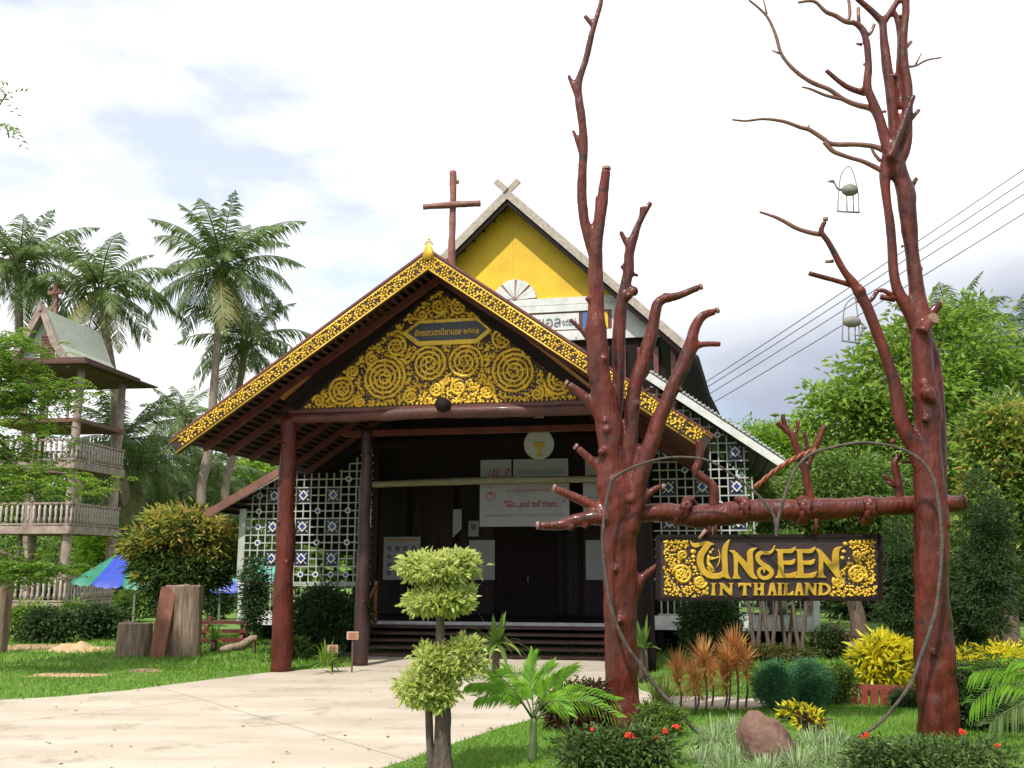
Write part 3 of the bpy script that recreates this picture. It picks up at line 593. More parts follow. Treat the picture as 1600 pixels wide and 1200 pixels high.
# ---- lattices
def lattice(ua, ub, va, vb, topf, cu, cv, pu, pv, circ, diam):
    """bars every pu/pv pixels at the lattice plane; (cu,cv) = a diamond centre"""
    o = A(cu, cv, TL); s1 = A(cu+pu*4, cv, TL).x-o.x; z1 = o.z-A(cu, cv+pv*4, TL).z; dx = s1/4; dzz = z1/4
    x0 = A(ua, vb, TL).x; x1 = A(ub, vb, TL).x; zb_ = A(ua, vb, TL).z; zt_ = A(ua, va, TL).z
    lat = part(MB().box(((x0+x1)/2, TL, zb_), (x1-x0+.05, .06, .05)), 'lattice_screen', 'lattice')
    def top(x):
        return topf(x)
    di = set(diam); cells = {}
    vx = [o.x+(i+0)*dx for i in range(-40, 40) if x0-.02 <= o.x+i*dx <= x1+.02]; 
    hz = [o.z+j*dzz for j in range(-40, 40) if zb_ <= o.z+j*dzz <= zt_]
    dpos = [(o.x+4*i*dx, o.z-4*j*dzz) for i, j in diam]
    dpos = [p_ for p_ in dpos if x0+dx < p_[0] < x1-dx*.5 and p_[1]+dzz < top(p_[0])]
    def segs(a, b, cuts):
        out_ = [(a, b)]
        for c_, e_ in cuts:
            nw_ = []
            for s_, f_ in out_:
                if e_ <= s_ or c_ >= f_: nw_.append((s_, f_)); continue
                if c_ > s_: nw_.append((s_, c_))
                if e_ < f_: nw_.append((e_, f_))
            out_ = nw_
        return out_
    for x in vx:
        z2 = top(x)
        if z2-zb_ < .05: continue
        cuts = [(pz-dzz+.012, pz+dzz-.012) for pxx, pz in dpos if abs(pxx-x) < dx*.5]
        for s_, f_ in segs(zb_, z2, cuts): link('lattice_bar', MB().box((x+rnd.uniform(-.005, .005), TL+rnd.uniform(-.003, .003), (s_+f_)/2), (.024, .03, f_-s_), Matrix.Rotation(rnd.uniform(-.006, .006), 3, 'Y')).mesh('lattice_bar', M['lattice']), lat)
    for z in hz:
        xa = x0; xb = x1
        xs_ = [x for x in np.linspace(x0, x1, 120) if top(x) >= z]
        if not xs_: continue
        xa, xb = min(xs_), max(xs_); cuts = [(pxx-dx+.012, pxx+dx-.012) for pxx, pz in dpos if abs(pz-z) < dzz*.5]
        for s_, f_ in segs(xa, xb, cuts): link('lattice_bar', MB().box(((s_+f_)/2, TL-.004+rnd.uniform(-.003, .003), z+rnd.uniform(-.006, .006)), (f_-s_, .024, .024), Matrix.Rotation(rnd.uniform(-.004, .004), 3, 'Y')).mesh('lattice_bar', M['lattice']), lat)
    for x, z in dpos:
        pn = link('tile_panel', MB().box((x, TL+.012, z), (2*dx-.02, .012, 2*dzz-.02)).mesh('tile_panel', M['navy']), lat)
        dm = MB(); r0, r1 = dx*.62, dx*.40
        V = [(x+r_*math.cos(k*math.pi/2), y, z+r_*1.08*math.sin(k*math.pi/2)) for r_ in (r0, r1) for y in (TL-.03, TL+.0) for k in range(4)]
        Fs = []
        for k in range(4):
            k2 = (k+1) % 4; Fs += [[k, k2, 8+k2, 8+k], [k, k+4, k2+4, k2], [8+k, 8+k2, 12+k2, 12+k]]
        dm.add(V, Fs); 
        for a_ in (.785, 2.356): dm.bar((x-dx*.95*math.cos(a_), TL-.002, z-dzz*.95*math.sin(a_)), (x+dx*.95*math.cos(a_), TL-.002, z+dzz*.95*math.sin(a_)), .012, .010, (0, 1, 0))
        link('diamond_frame', dm.mesh('diamond_frame', M['white']), lat)
        link('blue_disc', MB().disc((x, TL-.022, z), r1*.72, TL, 10).mesh('blue_disc', M['blue']), lat)
    for i, j in circ:
        x = o.x+i*dx; z = o.z-j*dzz
        if not (x0 < x < x1 and z+dzz*.5 < top(x) and z > zb_+.03): continue
        link('ring_tile', MB().ring((x, TL-.03, z), dx*.22, dx*.38, TL+.01, 14).mesh('ring_tile', M['white']), lat)
        link('blue_disc', MB().disc((x, TL-.022, z), dx*.22, TL, 10).mesh('blue_disc', M['blue']), lat)
    return lat
la, lb, lc = A(378, 792, TL), A(420, 752, TL), A(585, 640, TL)
lc = A(560, 738, TL)
def topL(x): return la.z+(x-la.x)*(lb.z-la.z)/(lb.x-la.x) if x < lb.x else (max(lb.z, lc.z) if x < lc.x-.45 else max(lb.z, lc.z)+(x-lc.x+.45)*.75)
flat('lean_board', [(444, 733), (610, 632), (610, 672), (560, 705), (500, 738), (444, 741)], TL-.10, .06, 'darkwood')
part(MB().slab([Vector((p_.x, p_.y, p_.z)) for p_ in (A(444, 728, TL-.1), A(640, 612, TL-.1))]+[Vector((p_.x, TL+6, p_.z)) for p_ in (A(640, 612, TL-.1), A(444, 728, TL-.1))], .04), 'side_roof', 'darkroof')
lattice(379, 580, 690, 911, topL, 473, 823, 11.65, 12.4, [(-6, -2), (-6, 0), (-6, 2), (2, 2), (6, 2), (6, -2), (2, -2), (6, -6), (-6, 4), (-2, 6), (0, 6), (2, 6), (4, 6), (6, 6), (-6, -4)], [(i, j) for i in (-2, -1, 0, 1, 2) for j in (0, 1, 2)] if False else [(-1, 0), (0, 0), (1, 0), (2, 0), (-1, -1), (0, -1), (1, -1), (2, -1), (-1, 1), (0, 1), (1, 1), (2, 1)])
ra, rb2 = A(1015, 600, TL), A(1172, 706, TL)
def topR(x): return ra.z+(x-ra.x)*(rb2.z-ra.z)/(rb2.x-ra.x)
lattice(1024, 1178, 600, 905, topR, 1151, 760, 13.6, 13.7, [(-6, -2), (-2, -6), (-6, 2), (-2, 2), (-4, -2)], [(0, 0), (-1, 0), (-2, 0), (0, -1), (0, 1), (-1, 1), (-2, -1), (-2, 1), (-1, -1)])
rect('corner_board', 1176, 745, 1181, 905, TL-.02, .05, 'lattice'); rect('corner_board', 375, 795, 379, 912, TL-.02, .05, 'lattice')
# ---- lean-to roofs left and right of the nave
def leanto(pa, pb, t0, t1, mroof, fas, below):
    a = A(*pa, t0); b = A(*pb, t0); D = Vector((0, t1-t0, 0)); up = Vector((0, 0, .05))
    r_ = part(MB().slab([a+up, b+up, b+up+D, a+up+D], .03), 'side_roof', mroof)
    d_ = (b-a).normalized(); n2_ = Vector((-d_.z, 0, d_.x)); n2_ = n2_ if n2_.z > 0 else -n2_
    link('fascia', MB().bar(a-n2_*.06-Vector((0, .03, 0)), b-n2_*.06-Vector((0, .03, 0)), .04, .14, n2_).mesh('fascia', M[fas]), r_)
    for k in range(int((b-a).length/.22)):
        c_ = a+d_*(k*.22+.1)-n2_*.02; link('batten', MB().bar(c_, c_+D, .04, .05).mesh('batten', M['soffit']), r_)
    for k in range(int((b-a).length/.09) if mroof == 'metalroof' else 0):
        c_ = a+d_*(k*.09+.04)+n2_*.07; link('roof_rib', MB().bar(c_-Vector((0, .05, 0)), c_+D, .03, .03).mesh('roof_rib', M['metalroof']), r_)
    return r_
leanto((1015, 584), (1226, 722), TL-.4, TL+6, 'metalroof', 'white', None)
ll_ = leanto((448, 726), (322, 801), TL-.4, TL+6, 'brownboard', 'brownboard', None)
a_, b_ = A(446, 739, TL-.42), A(338, 800, TL-.42); link('pale_trim', MB().bar(a_, b_, .03, .05).mesh('pale_trim', M['greyboard']), ll_)
# ---- main nave gable
TN = 5.6; TB = 5.22
ap = A(793, 300, TB); r1 = A(1074, 540, TB); l1 = A(690, 398, TB)
sl_r = (ap.z-r1.z)/(r1.x-ap.x)
def nave_slope(sg):
    b = Vector((ap.x+sg*(r1.x-ap.x), TB, r1.z)); a = Vector((ap.x, TB, ap.z)); d_ = (b-a).normalized(); nn = Vector((-d_.z, 0, d_.x)); nn = nn if nn.z > 0 else -nn
    if sg > 0:
        p0 = Vector(ap); e = [cf.onplane(u, v, p0, nn) for u, v in ((1092, 557), (1110, 617), (1128, 653))]
    else:
        e = []
        for u, v in ((1092, 557), (1110, 617), (1128, 653)):
            p0 = Vector(ap); nr = Vector((-nn.x, nn.y, nn.z)); q_ = cf.onplane(u, v, p0, nr); e.append(Vector((2*ap.x-q_.x, q_.y, q_.z)))
    back = max(q_.y for q_ in e)+9
    pts = [a]+[b]+e+[Vector((e[-1].x, back, e[-1].z)), Vector((a.x, back, a.z))]
    rf = part(MB().slab(pts, -.07*sg), 'nave_roof', 'darkroof')
    W = .17
    bb_ = link('bargeboard', MB().prism([(a.x, a.z+.06), (b.x, b.z+.05), (b.x, b.z-W), (a.x, a.z-W)], TB-.06, TB-.01).mesh('bargeboard', M['greyboard']), rf)
    link('under_trim', MB().bar(a+Vector((0, 0, -W-.06)), b+Vector((0, 0, -W-.06)), .05, .10, nn).mesh('under_trim', M['darkwood']), rf)
    # crossed ends of the bargeboards above the ridge
    t_ = -.13*0; p_ = a-d_*.02; e_ = a-d_*.34
    link('crossed_tip', MB().bar(p_+Vector((0, -.04-.03*sg, 0)), e_+Vector((0, -.04-.03*sg, 0)), .05, .13, nn).mesh('crossed_tip', M['greyboard']), rf)
    k = .3
    while k < (b-a).length:
        c_ = a+d_*k-nn*.10; link('batten', MB().bar(c_, c_+Vector((0, TN-TB, 0)), .05, .05).mesh('batten', M['soffit']), rf); k += .3
nave_slope(1); nave_slope(-1)
yb = A(900, 465, TN).z; hw = (ap.z-.12-yb)/sl_r
ng = part(MB().prism([(ap.x-hw, yb), (ap.x+hw, yb), (ap.x, ap.z-.10)], TN, TN+.05), 'nave_gable', 'yellow')
# vertical seam in the plywood
link('seam', MB().box((A(800, 400, TN).x, TN-.003, (yb+ap.z)/2), (.012, .01, (ap.z-yb)*.9)).mesh('seam', mat('pale_seam', (.74, .55, .06), rough=.6)), ng)
z1, z2, z3, z4, z5 = (A(860, v, TN).z for v in (469, 489, 513, 519, 530))
def xat(z): return (ap.z-z)/sl_r-.12
def band(name, za, zb_, dy, m):
    return part(MB().prism([(ap.x-xat(za)+.05, za), (ap.x+xat(za)-.05, za), (ap.x+xat(zb_)-.05, zb_), (ap.x-xat(zb_)+.05, zb_)], TN-dy, TN-dy+.05), name, m)
band('white_board', yb, (yb+z2)/2+.005, .06, 'white'); band('white_board', (yb+z2)/2-.005, z2, .064, 'white')
band('name_board', z2, z4, .03, 'beam'); band('white_board', z4, A(860, 534, TN).z, .07, 'white')
zlo = 3.3
part(MB().prism([(ap.x-xat(z5)+.1, A(860, 534, TN).z), (ap.x+xat(z5)-.1, A(860, 534, TN).z), (ap.x+xat(z5)+.4, zlo), (ap.x-xat(z5)-.4, zlo)], TN+.02, TN+.08), 'upper_wall', 'darkwood')
for u in (925, 948, 974, 1000, 1025, 1052): q = A(u, 560, TN-.05); part(MB().box((q.x, TN-.03, A(u, 600, TN).z), (.10, .08, 1.5)), 'upper_post', 'beam')
# sign board with the church's name
sa = A(884, 484, TN); sb = A(905, 504, TN); zt_ = z2-.02; zb_ = z4+.03
nbd = part(MB().prism([(sb.x-3.1, zt_-.02), (sb.x, zt_-.02), (sb.x, zb_+.0), (sb.x-3.1, zb_)], TN-.05, TN-.028), 'name_panel', 'white')
xR = sb.x
text('(วัดอัครเทวดามีคาแอล', (zt_-zb_)*.88, .005, M['ink'], 'lettering', nbd, (xR-.36, TN-.055, (zt_+zb_)/2-.02), align='RIGHT', width=2.6, bold=.004)
text('๑๙๕๓)', (zt_-zb_)*.6, .005, M['ink'], 'lettering', nbd, (xR-.20, TN-.055, (zt_+zb_)/2-.03), width=.30, bold=.003)
for u0, u1, mm in ((911, 924, 'blueboard'), (943, 950, 'yellow')):
    a = A(u0, 495, TN); b = A(u1, 495, TN); part(MB().prism([(a.x, zt_-.02), (b.x, zt_-.02), (b.x, zb_), (a.x, zb_)], TN-.05, TN-.028), 'colour_panel', mm)
a = A(956, 480, TN); part(MB().prism([(a.x, zt_+.02), (ap.x+xat(zt_)-.05, zt_+.02), (ap.x+xat(zb_)-.05, zb_-.04), (a.x, zb_-.04)], TN-.052, TN-.026), 'colour_panel', 'white')
# shell rosette: white blades with pink ribs
rc = A(805, 469, TN); RR = px(36, (cf.M@rc).y); fan = part(MB().disc((rc.x, TN-.075, rc.z+.02), .04, TN-.02, 12), 'shell_rosette', 'pink'); nb = 5; z00 = yb+.0
for k in range(8):
    if True:
        a0 = R(4)+k*R(172)/8; a1 = a0+R(172)/8-(R(7) if k % 2 else 0); a0 += 0 if k % 2 else R(0)
        pts = [(rc.x+.03*math.cos((a0+a1)/2), z00+.03*math.sin((a0+a1)/2))]
        for j in range(9): aa = a0+(a1-a0)*j/8; r_ = RR*(.94+.06*abs(math.sin(j/8*math.pi*2))); pts.append((rc.x+r_*math.cos(aa), z00+r_*math.sin(aa)*.98))
        link('blade', MB().prism(pts, TN-.06, TN-.02).mesh('blade', M['white']), fan)
link('backing', MB().prism([(rc.x+RR*.96*math.cos(R(k*12)), z00+.0+RR*.96*math.sin(R(k*12))) for k in range(16)], TN-.035, TN-.012).mesh('backing', M['pink']), fan)
for u, v in ((900, 530), (962, 560)):
    q = A(u, v, TN-.4); lb_ = part(MB().tube([(q.x, TN-.4, q.z, .012), (q.x, TN-.4, q.z+.10, .02)], n=8), 'lamp_bulb', 'white', smooth=True)
# ---- hanging roundel in the porch (chalice on a white disc)
q = A(842, 694, 4.0); rr = px(24, (cf.M@q).y)
rd = part(MB().disc((q.x, 4.0, q.z), rr, 4.04, 26), 'roundel', 'paper')
link('chalice', MB().prism([(q.x+dx_*rr, q.z+dz_*rr) for dx_, dz_ in ((-.38, .12), (.38, .12), (.34, -.15), (.12, -.38), (.10, -.7), (.25, -.85), (-.25, -.85), (-.10, -.7), (-.12, -.38), (-.34, -.15))], 3.985, 4.0).mesh('chalice', M['yink']), rd)
q = A(842, 650, 4.0); part(MB().box((q.x, 4.0, q.z), (.18, .03, .07)), 'lamp_box', 'paper'); q = A(720, 672, 4.0); part(MB().ball((q.x, 4.0, q.z), .045, 10, 6), 'lamp_bulb', 'paper', smooth=True)
# ---- wooden cross on the roof
cfx = cf.at(707, 420, 3.0); wp = cf.M@cfx; Yc = wp.y
cr_ = wthing('wooden_cross', 'rough red-brown log cross standing above the porch ridge', 'cross', tuple(wp))
pb, pt = P(706, 440, Yc), P(708, 268, Yc)
mb = MB().tube([tuple(pb)+(.075,), tuple(P(706, 380, Yc))+(.066,), tuple(P(708, 320, Yc))+(.063,), tuple(P(708, 290, Yc))+(.068,), tuple(pt)+(.068,)], n=12, sub=4, jit=.12)
mb.ball(tuple(P(715, 284, Yc)), (.035, .03, .05), 8, 5); wb(mb, 'post', mat('faded_red_log', (.27, .10, .075), (.15, .05, .04), rough=.6, scale=5, bump=.5), cr_, True)
mb = MB().tube([tuple(P(661, 323.5, Yc-.08))+(.055,), tuple(P(690, 321, Yc-.08))+(.058,), tuple(P(725, 319, Yc-.08))+(.062,), tuple(P(751, 318, Yc-.08))+(.066,)], n=12, sub=4, jit=.15); wb(mb, 'crossbar', mat('faded_red_log_bar', (.26, .11, .08), (.14, .05, .04), rough=.6, scale=6, bump=.5), cr_, True)
# ---- posters and banners (flat print, each a thing)
def notice(label, cat, u0, v0, u1, v1, t, m='paper', name='poster', skew=None):
    a = A(u0, v0, t); b = A(u1, v1, t); o = thing(name, label, cat, cf.M@Vector(((a.x+b.x)/2, t, b.z)), yaw=YAW)
    w_, h_ = b.x-a.x, a.z-b.z; pp = [(-w_/2, 0), (w_/2, 0), (w_/2, h_), (-w_/2, h_)] if not skew else [(-w_/2, 0), (w_/2, h_*skew), (w_/2, h_), (-w_/2, h_)]
    link('sheet', MB().prism(pp, -.006, 0).mesh('sheet', M[m]), o); return o, w_, h_
o, w_, h_ = notice('large white notice with yellow header and rows of pictures left of the doorway', 'poster', 600, 839, 656, 906, TW-.1)
link('header', MB().box((0, -.008, h_-.07), (w_*.86, .004, .045)).mesh('header', M['yink']), o)
for r_ in range(4):
    for k in range(4): link('picture', MB().box((-w_*.34+k*w_*.22, -.008, h_*.16+r_*h_*.19), (w_*.11, .004, h_*.10)).mesh('picture', M['ink']), o)
for u0, lab in ((733, 'pale green-grey notice sheet on the panel just left of the dark doorway'), (915, 'pale green-grey notice sheet on the panel right of the dark doorway')):
    o, w_, h_ = notice(lab, 'poster', u0, 844, u0+40, 906, TW-.1)
    for r_ in range(14): link('text_line', MB().box((rnd.uniform(-.01, .01), -.008, h_*.08+r_*h_*.062), (w_*rnd.uniform(.6, .8), .003, .010)).mesh('text_line', mat('faint_print', (.33, .34, .33))), o)
o, w_, h_ = notice('small white sheet with a dark picture above the left notice panel', 'poster', 732, 814, 748, 838, TW-.1); link('picture', MB().box((0, -.008, h_*.6), (w_*.5, .004, h_*.35)).mesh('picture', M['ink']), o)
notice('narrow white paper strip with a slanting foot in the porch', 'paper strip', 708, 796, 721, 840, TW-.6, skew=.3, name='paper_strip')
o, w_, h_ = notice('long white banner with red slogan hung below the pale log rail', 'banner', 750, 757, 890, 822, TL+.4, 'banner', 'banner')
text('“Go...and tell them...”', .19, .002, M['redink'], 'lettering', o, (w_*.10, -.008, h_*.52), width=w_*.68, shear=.3, bold=.004)
text('บุคคลแห่งการประกาศข่าวดีของพระศาสนจักร', .08, .002, M['ink'], 'lettering', o, (0, -.008, h_*.26), width=w_*.88)
text('การแพร่ธรรมของพระเยซูคริสต์', .09, .002, M['redink'], 'lettering', o, (w_*.08, -.008, h_*.84), width=w_*.55)
link('emblem', MB().ring((-w_*.38, -.009, h_*.72), .05, .11, -.004, 18).mesh('emblem', mat('pink_print', (.42, .25, .27))), o); link('emblem', MB().disc((-w_*.38, -.009, h_*.78), .035, -.004, 10).mesh('emblem', M['redink']), o)
o, w_, h_ = notice('upper white banner strip reading 125 above the log rail', 'banner', 751, 719, 799, 749, TL+.4, 'banner', 'banner'); text('125', .19, .002, M['redink'], 'lettering', o, (-w_*.1, -.008, h_*.34), width=w_*.38, shear=.3, bold=.004); text('ปี', .19, .002, M['redink'], 'lettering', o, (w_*.34, -.008, h_*.34), width=w_*.16, shear=.3, bold=.004)
o, w_, h_ = notice('wider upper white banner with a row of dark Thai script above the log rail', 'banner', 802, 718, 888, 747, TL+.4, 'banner', 'banner'); text('การแพร่ธรรมในอีสาน', .16, .002, M['ink'], 'lettering', o, (0, -.008, h_*.34), width=w_*.85)
notice('short white banner panel half hidden behind the red trunk, above the log rail', 'banner', 914, 714, 950, 742, TL+.4, 'banner', 'banner')
o, w_, h_ = notice('white banner end with faint lines half hidden by the red trunk, below the log rail', 'banner', 911, 755, 950, 800, TL+.4, 'banner', 'banner'); link('text_line', MB().box((0, -.008, h_*.5), (w_*.7, .004, .02)).mesh('text_line', M['ink']), o)
notice('grey-blue hanging sheet in shade right of the red trunk', 'banner', 985, 815, 1003, 860, TW-.3, 'banner', 'banner')
# ================================================================ RED VARNISHED TREES
def T(Y, pts, n=12, sub=5, jit=.08, seed=0, mb=None):
    """limb from (u, v, radius in photo px, [depth offset])"""
    mb = mb or MB(); o = []
    for p_ in pts:
        y = Y+(p_[3] if len(p_) > 3 else 0); q_ = P(p_[0], p_[1], y); o.append((q_.x, q_.y, q_.z, px(p_[2], y)))
    return mb.tube(o, n=n, sub=sub, jit=jit, seed=seed)
def remesh(mb, name, m, root, vox, off):
    me = mb.mesh('tmp', m, True, off); o = bpy.data.objects.new('tmp', me); col.objects.link(o)
    md = o.modifiers.new('r', 'REMESH'); md.mode = 'VOXEL'; md.voxel_size = vox; md.use_smooth_shade = True
    sm = o.modifiers.new('s', 'SMOOTH'); sm.iterations = 7; sm.factor = .6
    bpy.context.view_layer.update(); nm = bpy.data.meshes.new_from_object(o.evaluated_get(bpy.context.evaluated_depsgraph_get())); nm.name = name; bpy.data.objects.remove(o)
    nm.materials.clear(); nm.materials.append(m); nm.polygons.foreach_set('use_smooth', [True]*len(nm.polygons)); return link(name, nm, root)
YL = G(971, 1138).y; bl_ = G(971, 1138)
lt = wthing('bare_tree', 'red-varnished bare tree standing just left of the gilded sign, porch right behind it', 'tree', tuple(bl_), 'red-varnished bare tree trunks holding the sign')
mb = MB()
T(YL, [(972, 1146, 31), (970, 1080, 26.5), (970, 1000, 26), (968, 900, 25.5), (965, 830, 27), (960, 770, 27.5), (956, 720, 23), (951, 670, 21), (944, 630, 19), (936, 575, 18.5), (932, 520, 17), (931, 470, 13), (931, 400, 11.5), (936, 350, 10), (943, 300, 9), (947, 266, 8.7)], 18, 6, .12, 1, mb)
T(YL, [(931, 410, 9), (919, 368, 9), (910, 325, 8.5), (910, 270, 8.5), (912, 215, 7.5), (906, 165, 8), (904, 130, 7), (915, 95, 6), (923, 60, 6), (931, 32, 5.2), (939, 5, 4.6), (941, -20, 4.4)], 12, 6, .12, 2, mb)
T(YL, [(904, 155, 5), (895, 135, 4.2), (888, 117, 3.8)], 8, 3, .1, 17, mb); T(YL, [(911, 248, 5), (903, 225, 4), (895, 203, 3.4)], 8, 3, .1, 18, mb); T(YL, [(928, 42, 5), (920, 32, 4.6), (913, 24, 4.2)], 8, 3, .1, 19, mb)
T(YL, [(932, 345, 4.5), (934, 308, 4.5)], 8, 2, .1, 3, mb)
T(YL+.12, [(950, 700, 11), (963, 640, 11), (967, 570, 10.5), (967, 520, 10.5), (972, 470, 10), (982, 425, 9), (983, 400, 8.5), (988, 378, 8), (999, 348, 6), (1017, 316, 4.6)], 12, 6, .10, 4, mb)
T(YL+.12, [(987, 395, 6), (976, 375, 5), (970, 361, 4.2)], 8, 3, .1, 5, mb); T(YL+.12, [(1000, 350, 4), (1003, 322, 4.2)], 8, 2, .1, 6, mb)
T(YL, [(970, 800, 18), (978, 745, 15), (984, 690, 13), (987, 640, 12), (994, 600, 11.5), (1006, 560, 11), (1018, 520, 10.5), (1024, 490, 9.5), (1031, 470, 9), (1060, 462, 6.5), (1092, 449, 6)], 12, 6, .12, 7, mb)
T(YL-.05, [(982, 830, 16), (996, 760, 15), (1010, 710, 14), (1030, 655, 12.5), (1052, 605, 12), (1070, 565, 12), (1079, 535, 10.5), (1086, 512, 9), (1098, 494, 7.5), (1118, 486, 6)], 12, 6, .10, 8, mb)
T(YL-.05, [(1080, 545, 8), (1098, 538, 5.5), (1127, 538, 4.8)], 8, 4, .1, 9, mb)
T(YL, [(940, 650, 12), (915, 622, 8.5), (887, 601, 6.5)], 10, 5, .08, 10, mb)
T(YL, [(950, 745, 9), (925, 722, 7), (902, 700, 6)], 10, 4, .12, 11, mb)
T(YL-.05, [(965, 812, 15), (935, 795, 9.5), (900, 778, 8), (868, 764, 7)], 10, 5, .1, 12, mb)
T(YL-.08, [(965, 815, 15), (930, 808, 12), (900, 813, 10), (870, 821, 8.5), (843, 821, 7)], 10, 5, .16, 13, mb)
T(YL-.05, [(978, 840, 12), (1000, 790, 8), (1018, 768, 6), (1033, 760, 4.5)], 10, 5, .1, 14, mb)
T(YL, [(988, 930, 12), (1005, 902, 7), (1034, 878, 5)], 10, 5, .1, 15, mb)
T(YL, [(928, 545, 6), (912, 520, 4.5), (890, 498, 3.8)], 8, 5, .1, 16, mb)
for u, v, r_, dy in ((918, 467, 5, -.05), (945, 560, 5, -.12), (948, 672, 8, -.13), (960, 890, 5, -.18), (945, 658, 5, -.14), (1085, 549, 5, -.05), (990, 455, 9, .1), (982, 462, 8, .05), (972, 417, 4, .12), (995, 430, 4, .12), (1040, 463, 7, 0), (995, 632, 6, -.06), (975, 700, 5, -.05), (893, 824, 6, -.12), (915, 822, 5, -.12), (940, 706, 7, -.14), (1000, 500, 3, 0), (1065, 610, 4, -.1), (991, 640, 5, 0), (1012, 610, 5, -.1), (984, 765, 6, -.1), (968, 970, 6, -.22), (985, 780, 7, -.14)):
    q = P(u, v, YL+dy); mb.ball(tuple(q), px(r_, YL), 10, 6)
remesh(mb, 'trunk', M['varnish'], lt, .017, tuple(bl_))
# cut ends
def cut(u, v, Y, r_, d_, root, off, m='cut'):
    q = P(u, v, Y); dv = Vector(d_).normalized(); link('cut_end', MB().tube([tuple(q)+(px(r_, Y),), tuple(q+dv*.03)+(px(r_, Y)*.96,)], n=12).mesh('cut_end', M[m], False, off), root)
for u, v, r_, d_, dy in ((886, 600, 6, (-1, 0, .6), 0), (867, 763.5, 6.5, (-1, 0, .5), -.05), (842, 821, 6.5, (-1, 0, 0), -.08), (901, 699, 5.5, (-1, 0, .8), 0), (1093, 448.5, 5.8, (1, 0, .3), 0), (1119, 485.5, 5.6, (1, 0, .4), -.05), (1034, 760, 4.6, (1, -.2, -.2), -.05), (947.5, 265, 8, (0, 0, 1), 0)):
    cut(u, v, YL+dy, r_*.96, d_, lt, tuple(bl_))
# ---- right tree
br_ = G(1470, 1148); YR2 = br_.y
rt = wthing('bare_tree', 'taller red-varnished bare tree on the right of the gilded sign with long forked twigs', 'tree', tuple(br_), 'red-varnished bare tree trunks holding the sign')
mb = MB(); Y = YR2
T(Y, [(1470, 1158, 31), (1463, 1080, 29.5), (1459, 1000, 28), (1455, 900, 26), (1455, 830, 25), (1452, 760, 24), (1450, 700, 21), (1449, 640, 20), (1444, 590, 18), (1440, 540, 17.5), (1438, 505, 17), (1434, 470, 13.5), (1430, 430, 12), (1424, 385, 11.5), (1419, 345, 14), (1416, 305, 15.5), (1409, 282, 14), (1400, 262, 15), (1397, 240, 14)], 18, 6, .1, 21, mb)
T(Y+.16, [(1466, 860, 18), (1466, 780, 14), (1465, 700, 14), (1463, 630, 13), (1459, 570, 12), (1450, 530, 10)], 12, 5, .1, 22, mb)
T(Y, [(1438, 525, 14), (1424, 492, 12.5), (1404, 457, 9.5), (1396, 425, 8.5), (1394, 385, 7.8), (1390, 345, 7.8), (1384, 300, 8), (1383, 272, 10), (1388, 240, 10)], 12, 6, .08, 23, mb)
T(Y-.03, [(1448, 740, 18), (1428, 695, 14), (1412, 668, 12.5), (1404, 635, 11.5), (1398, 600, 10.5), (1385, 560, 9.5), (1370, 520, 9), (1357, 485, 9), (1345, 462, 9.5), (1334, 443, 8), (1320, 425, 6.5), (1306, 400, 6), (1294, 378, 5.5), (1282, 362, 5.2)], 12, 6, .08, 24, mb)
T(Y-.03, [(1281, 362, 5), (1289, 345, 4.6)], 8, 2, .05, 25, mb)
T(Y, [(1398, 262, 13), (1413, 232, 11), (1417, 190, 9.5), (1418, 140, 9), (1412, 100, 8.5), (1411, 60, 8), (1415, 20, 7), (1416, -20, 6.5)], 12, 6, .08, 26, mb)
T(Y+.05, [(1398, 262, 12), (1397, 205, 9), (1393, 155, 9.5), (1386, 105, 9), (1381, 60, 7.5), (1379, 32, 7)], 12, 6, .08, 27, mb)
T(Y+.05, [(1380, 36, 7), (1365, 20, 6), (1340, -2, 5.5), (1325, -20, 5)], 10, 5, .05, 28, mb); T(Y+.05, [(1380, 36, 6.5), (1392, 18, 6), (1407, -6, 5.5)], 10, 5, .05, 29, mb)
T(Y-.05, [(1394, 255, 11), (1385, 222, 10), (1374, 185, 8.5), (1363, 158, 8), (1355, 135, 7.5), (1357, 100, 6.8), (1354, 68, 6.3), (1346, 45, 5.5), (1330, 33, 5)], 10, 6, .08, 30, mb)
T(Y-.12, [(1390, 248, 8), (1408, 202, 6.5), (1427, 149, 5.5)], 10, 5, .05, 31, mb)
T(Y+.02, [(1353, 146, 6.5), (1330, 139, 5.5), (1312, 128, 5), (1290, 109, 4.4)], 8, 5, .05, 32, mb)
T(Y+.05, [(1402, 170, 6), (1403, 120, 5), (1405, 60, 4.5), (1399, 20, 4.5)], 8, 5, .05, 33, mb)
T(Y+.1, [(1445, 505, 12), (1455, 490, 9), (1464, 478, 8.5)], 10, 3, .05, 34, mb); T(Y-.12, [(1440, 520, 12), (1449, 507, 9), (1456, 499, 8)], 10, 3, .05, 35, mb)
for u, v, r_, dy in ((1450, 615, 12, -.14), (1456, 622, 8, -.16), (1444, 600, 7, -.1), (1425, 291, 5, 0), (1446, 655, 6, -.15), (1395, 690, 6, -.05), (1441, 420, 3, 0), (1384, 560, 4, 0), (1457, 1020, 6, -.21), (1480, 820, 7, -.1), (1345, 455, 9, -.05), (1427, 620, 5, 0), (1410, 385, 4, -.1), (1425, 180, 4, 0)):
    q = P(u, v, Y+dy); mb.ball(tuple(q), px(r_, Y), 10, 6)
remesh(mb, 'trunk', M['varnish'], rt, .017, tuple(br_))
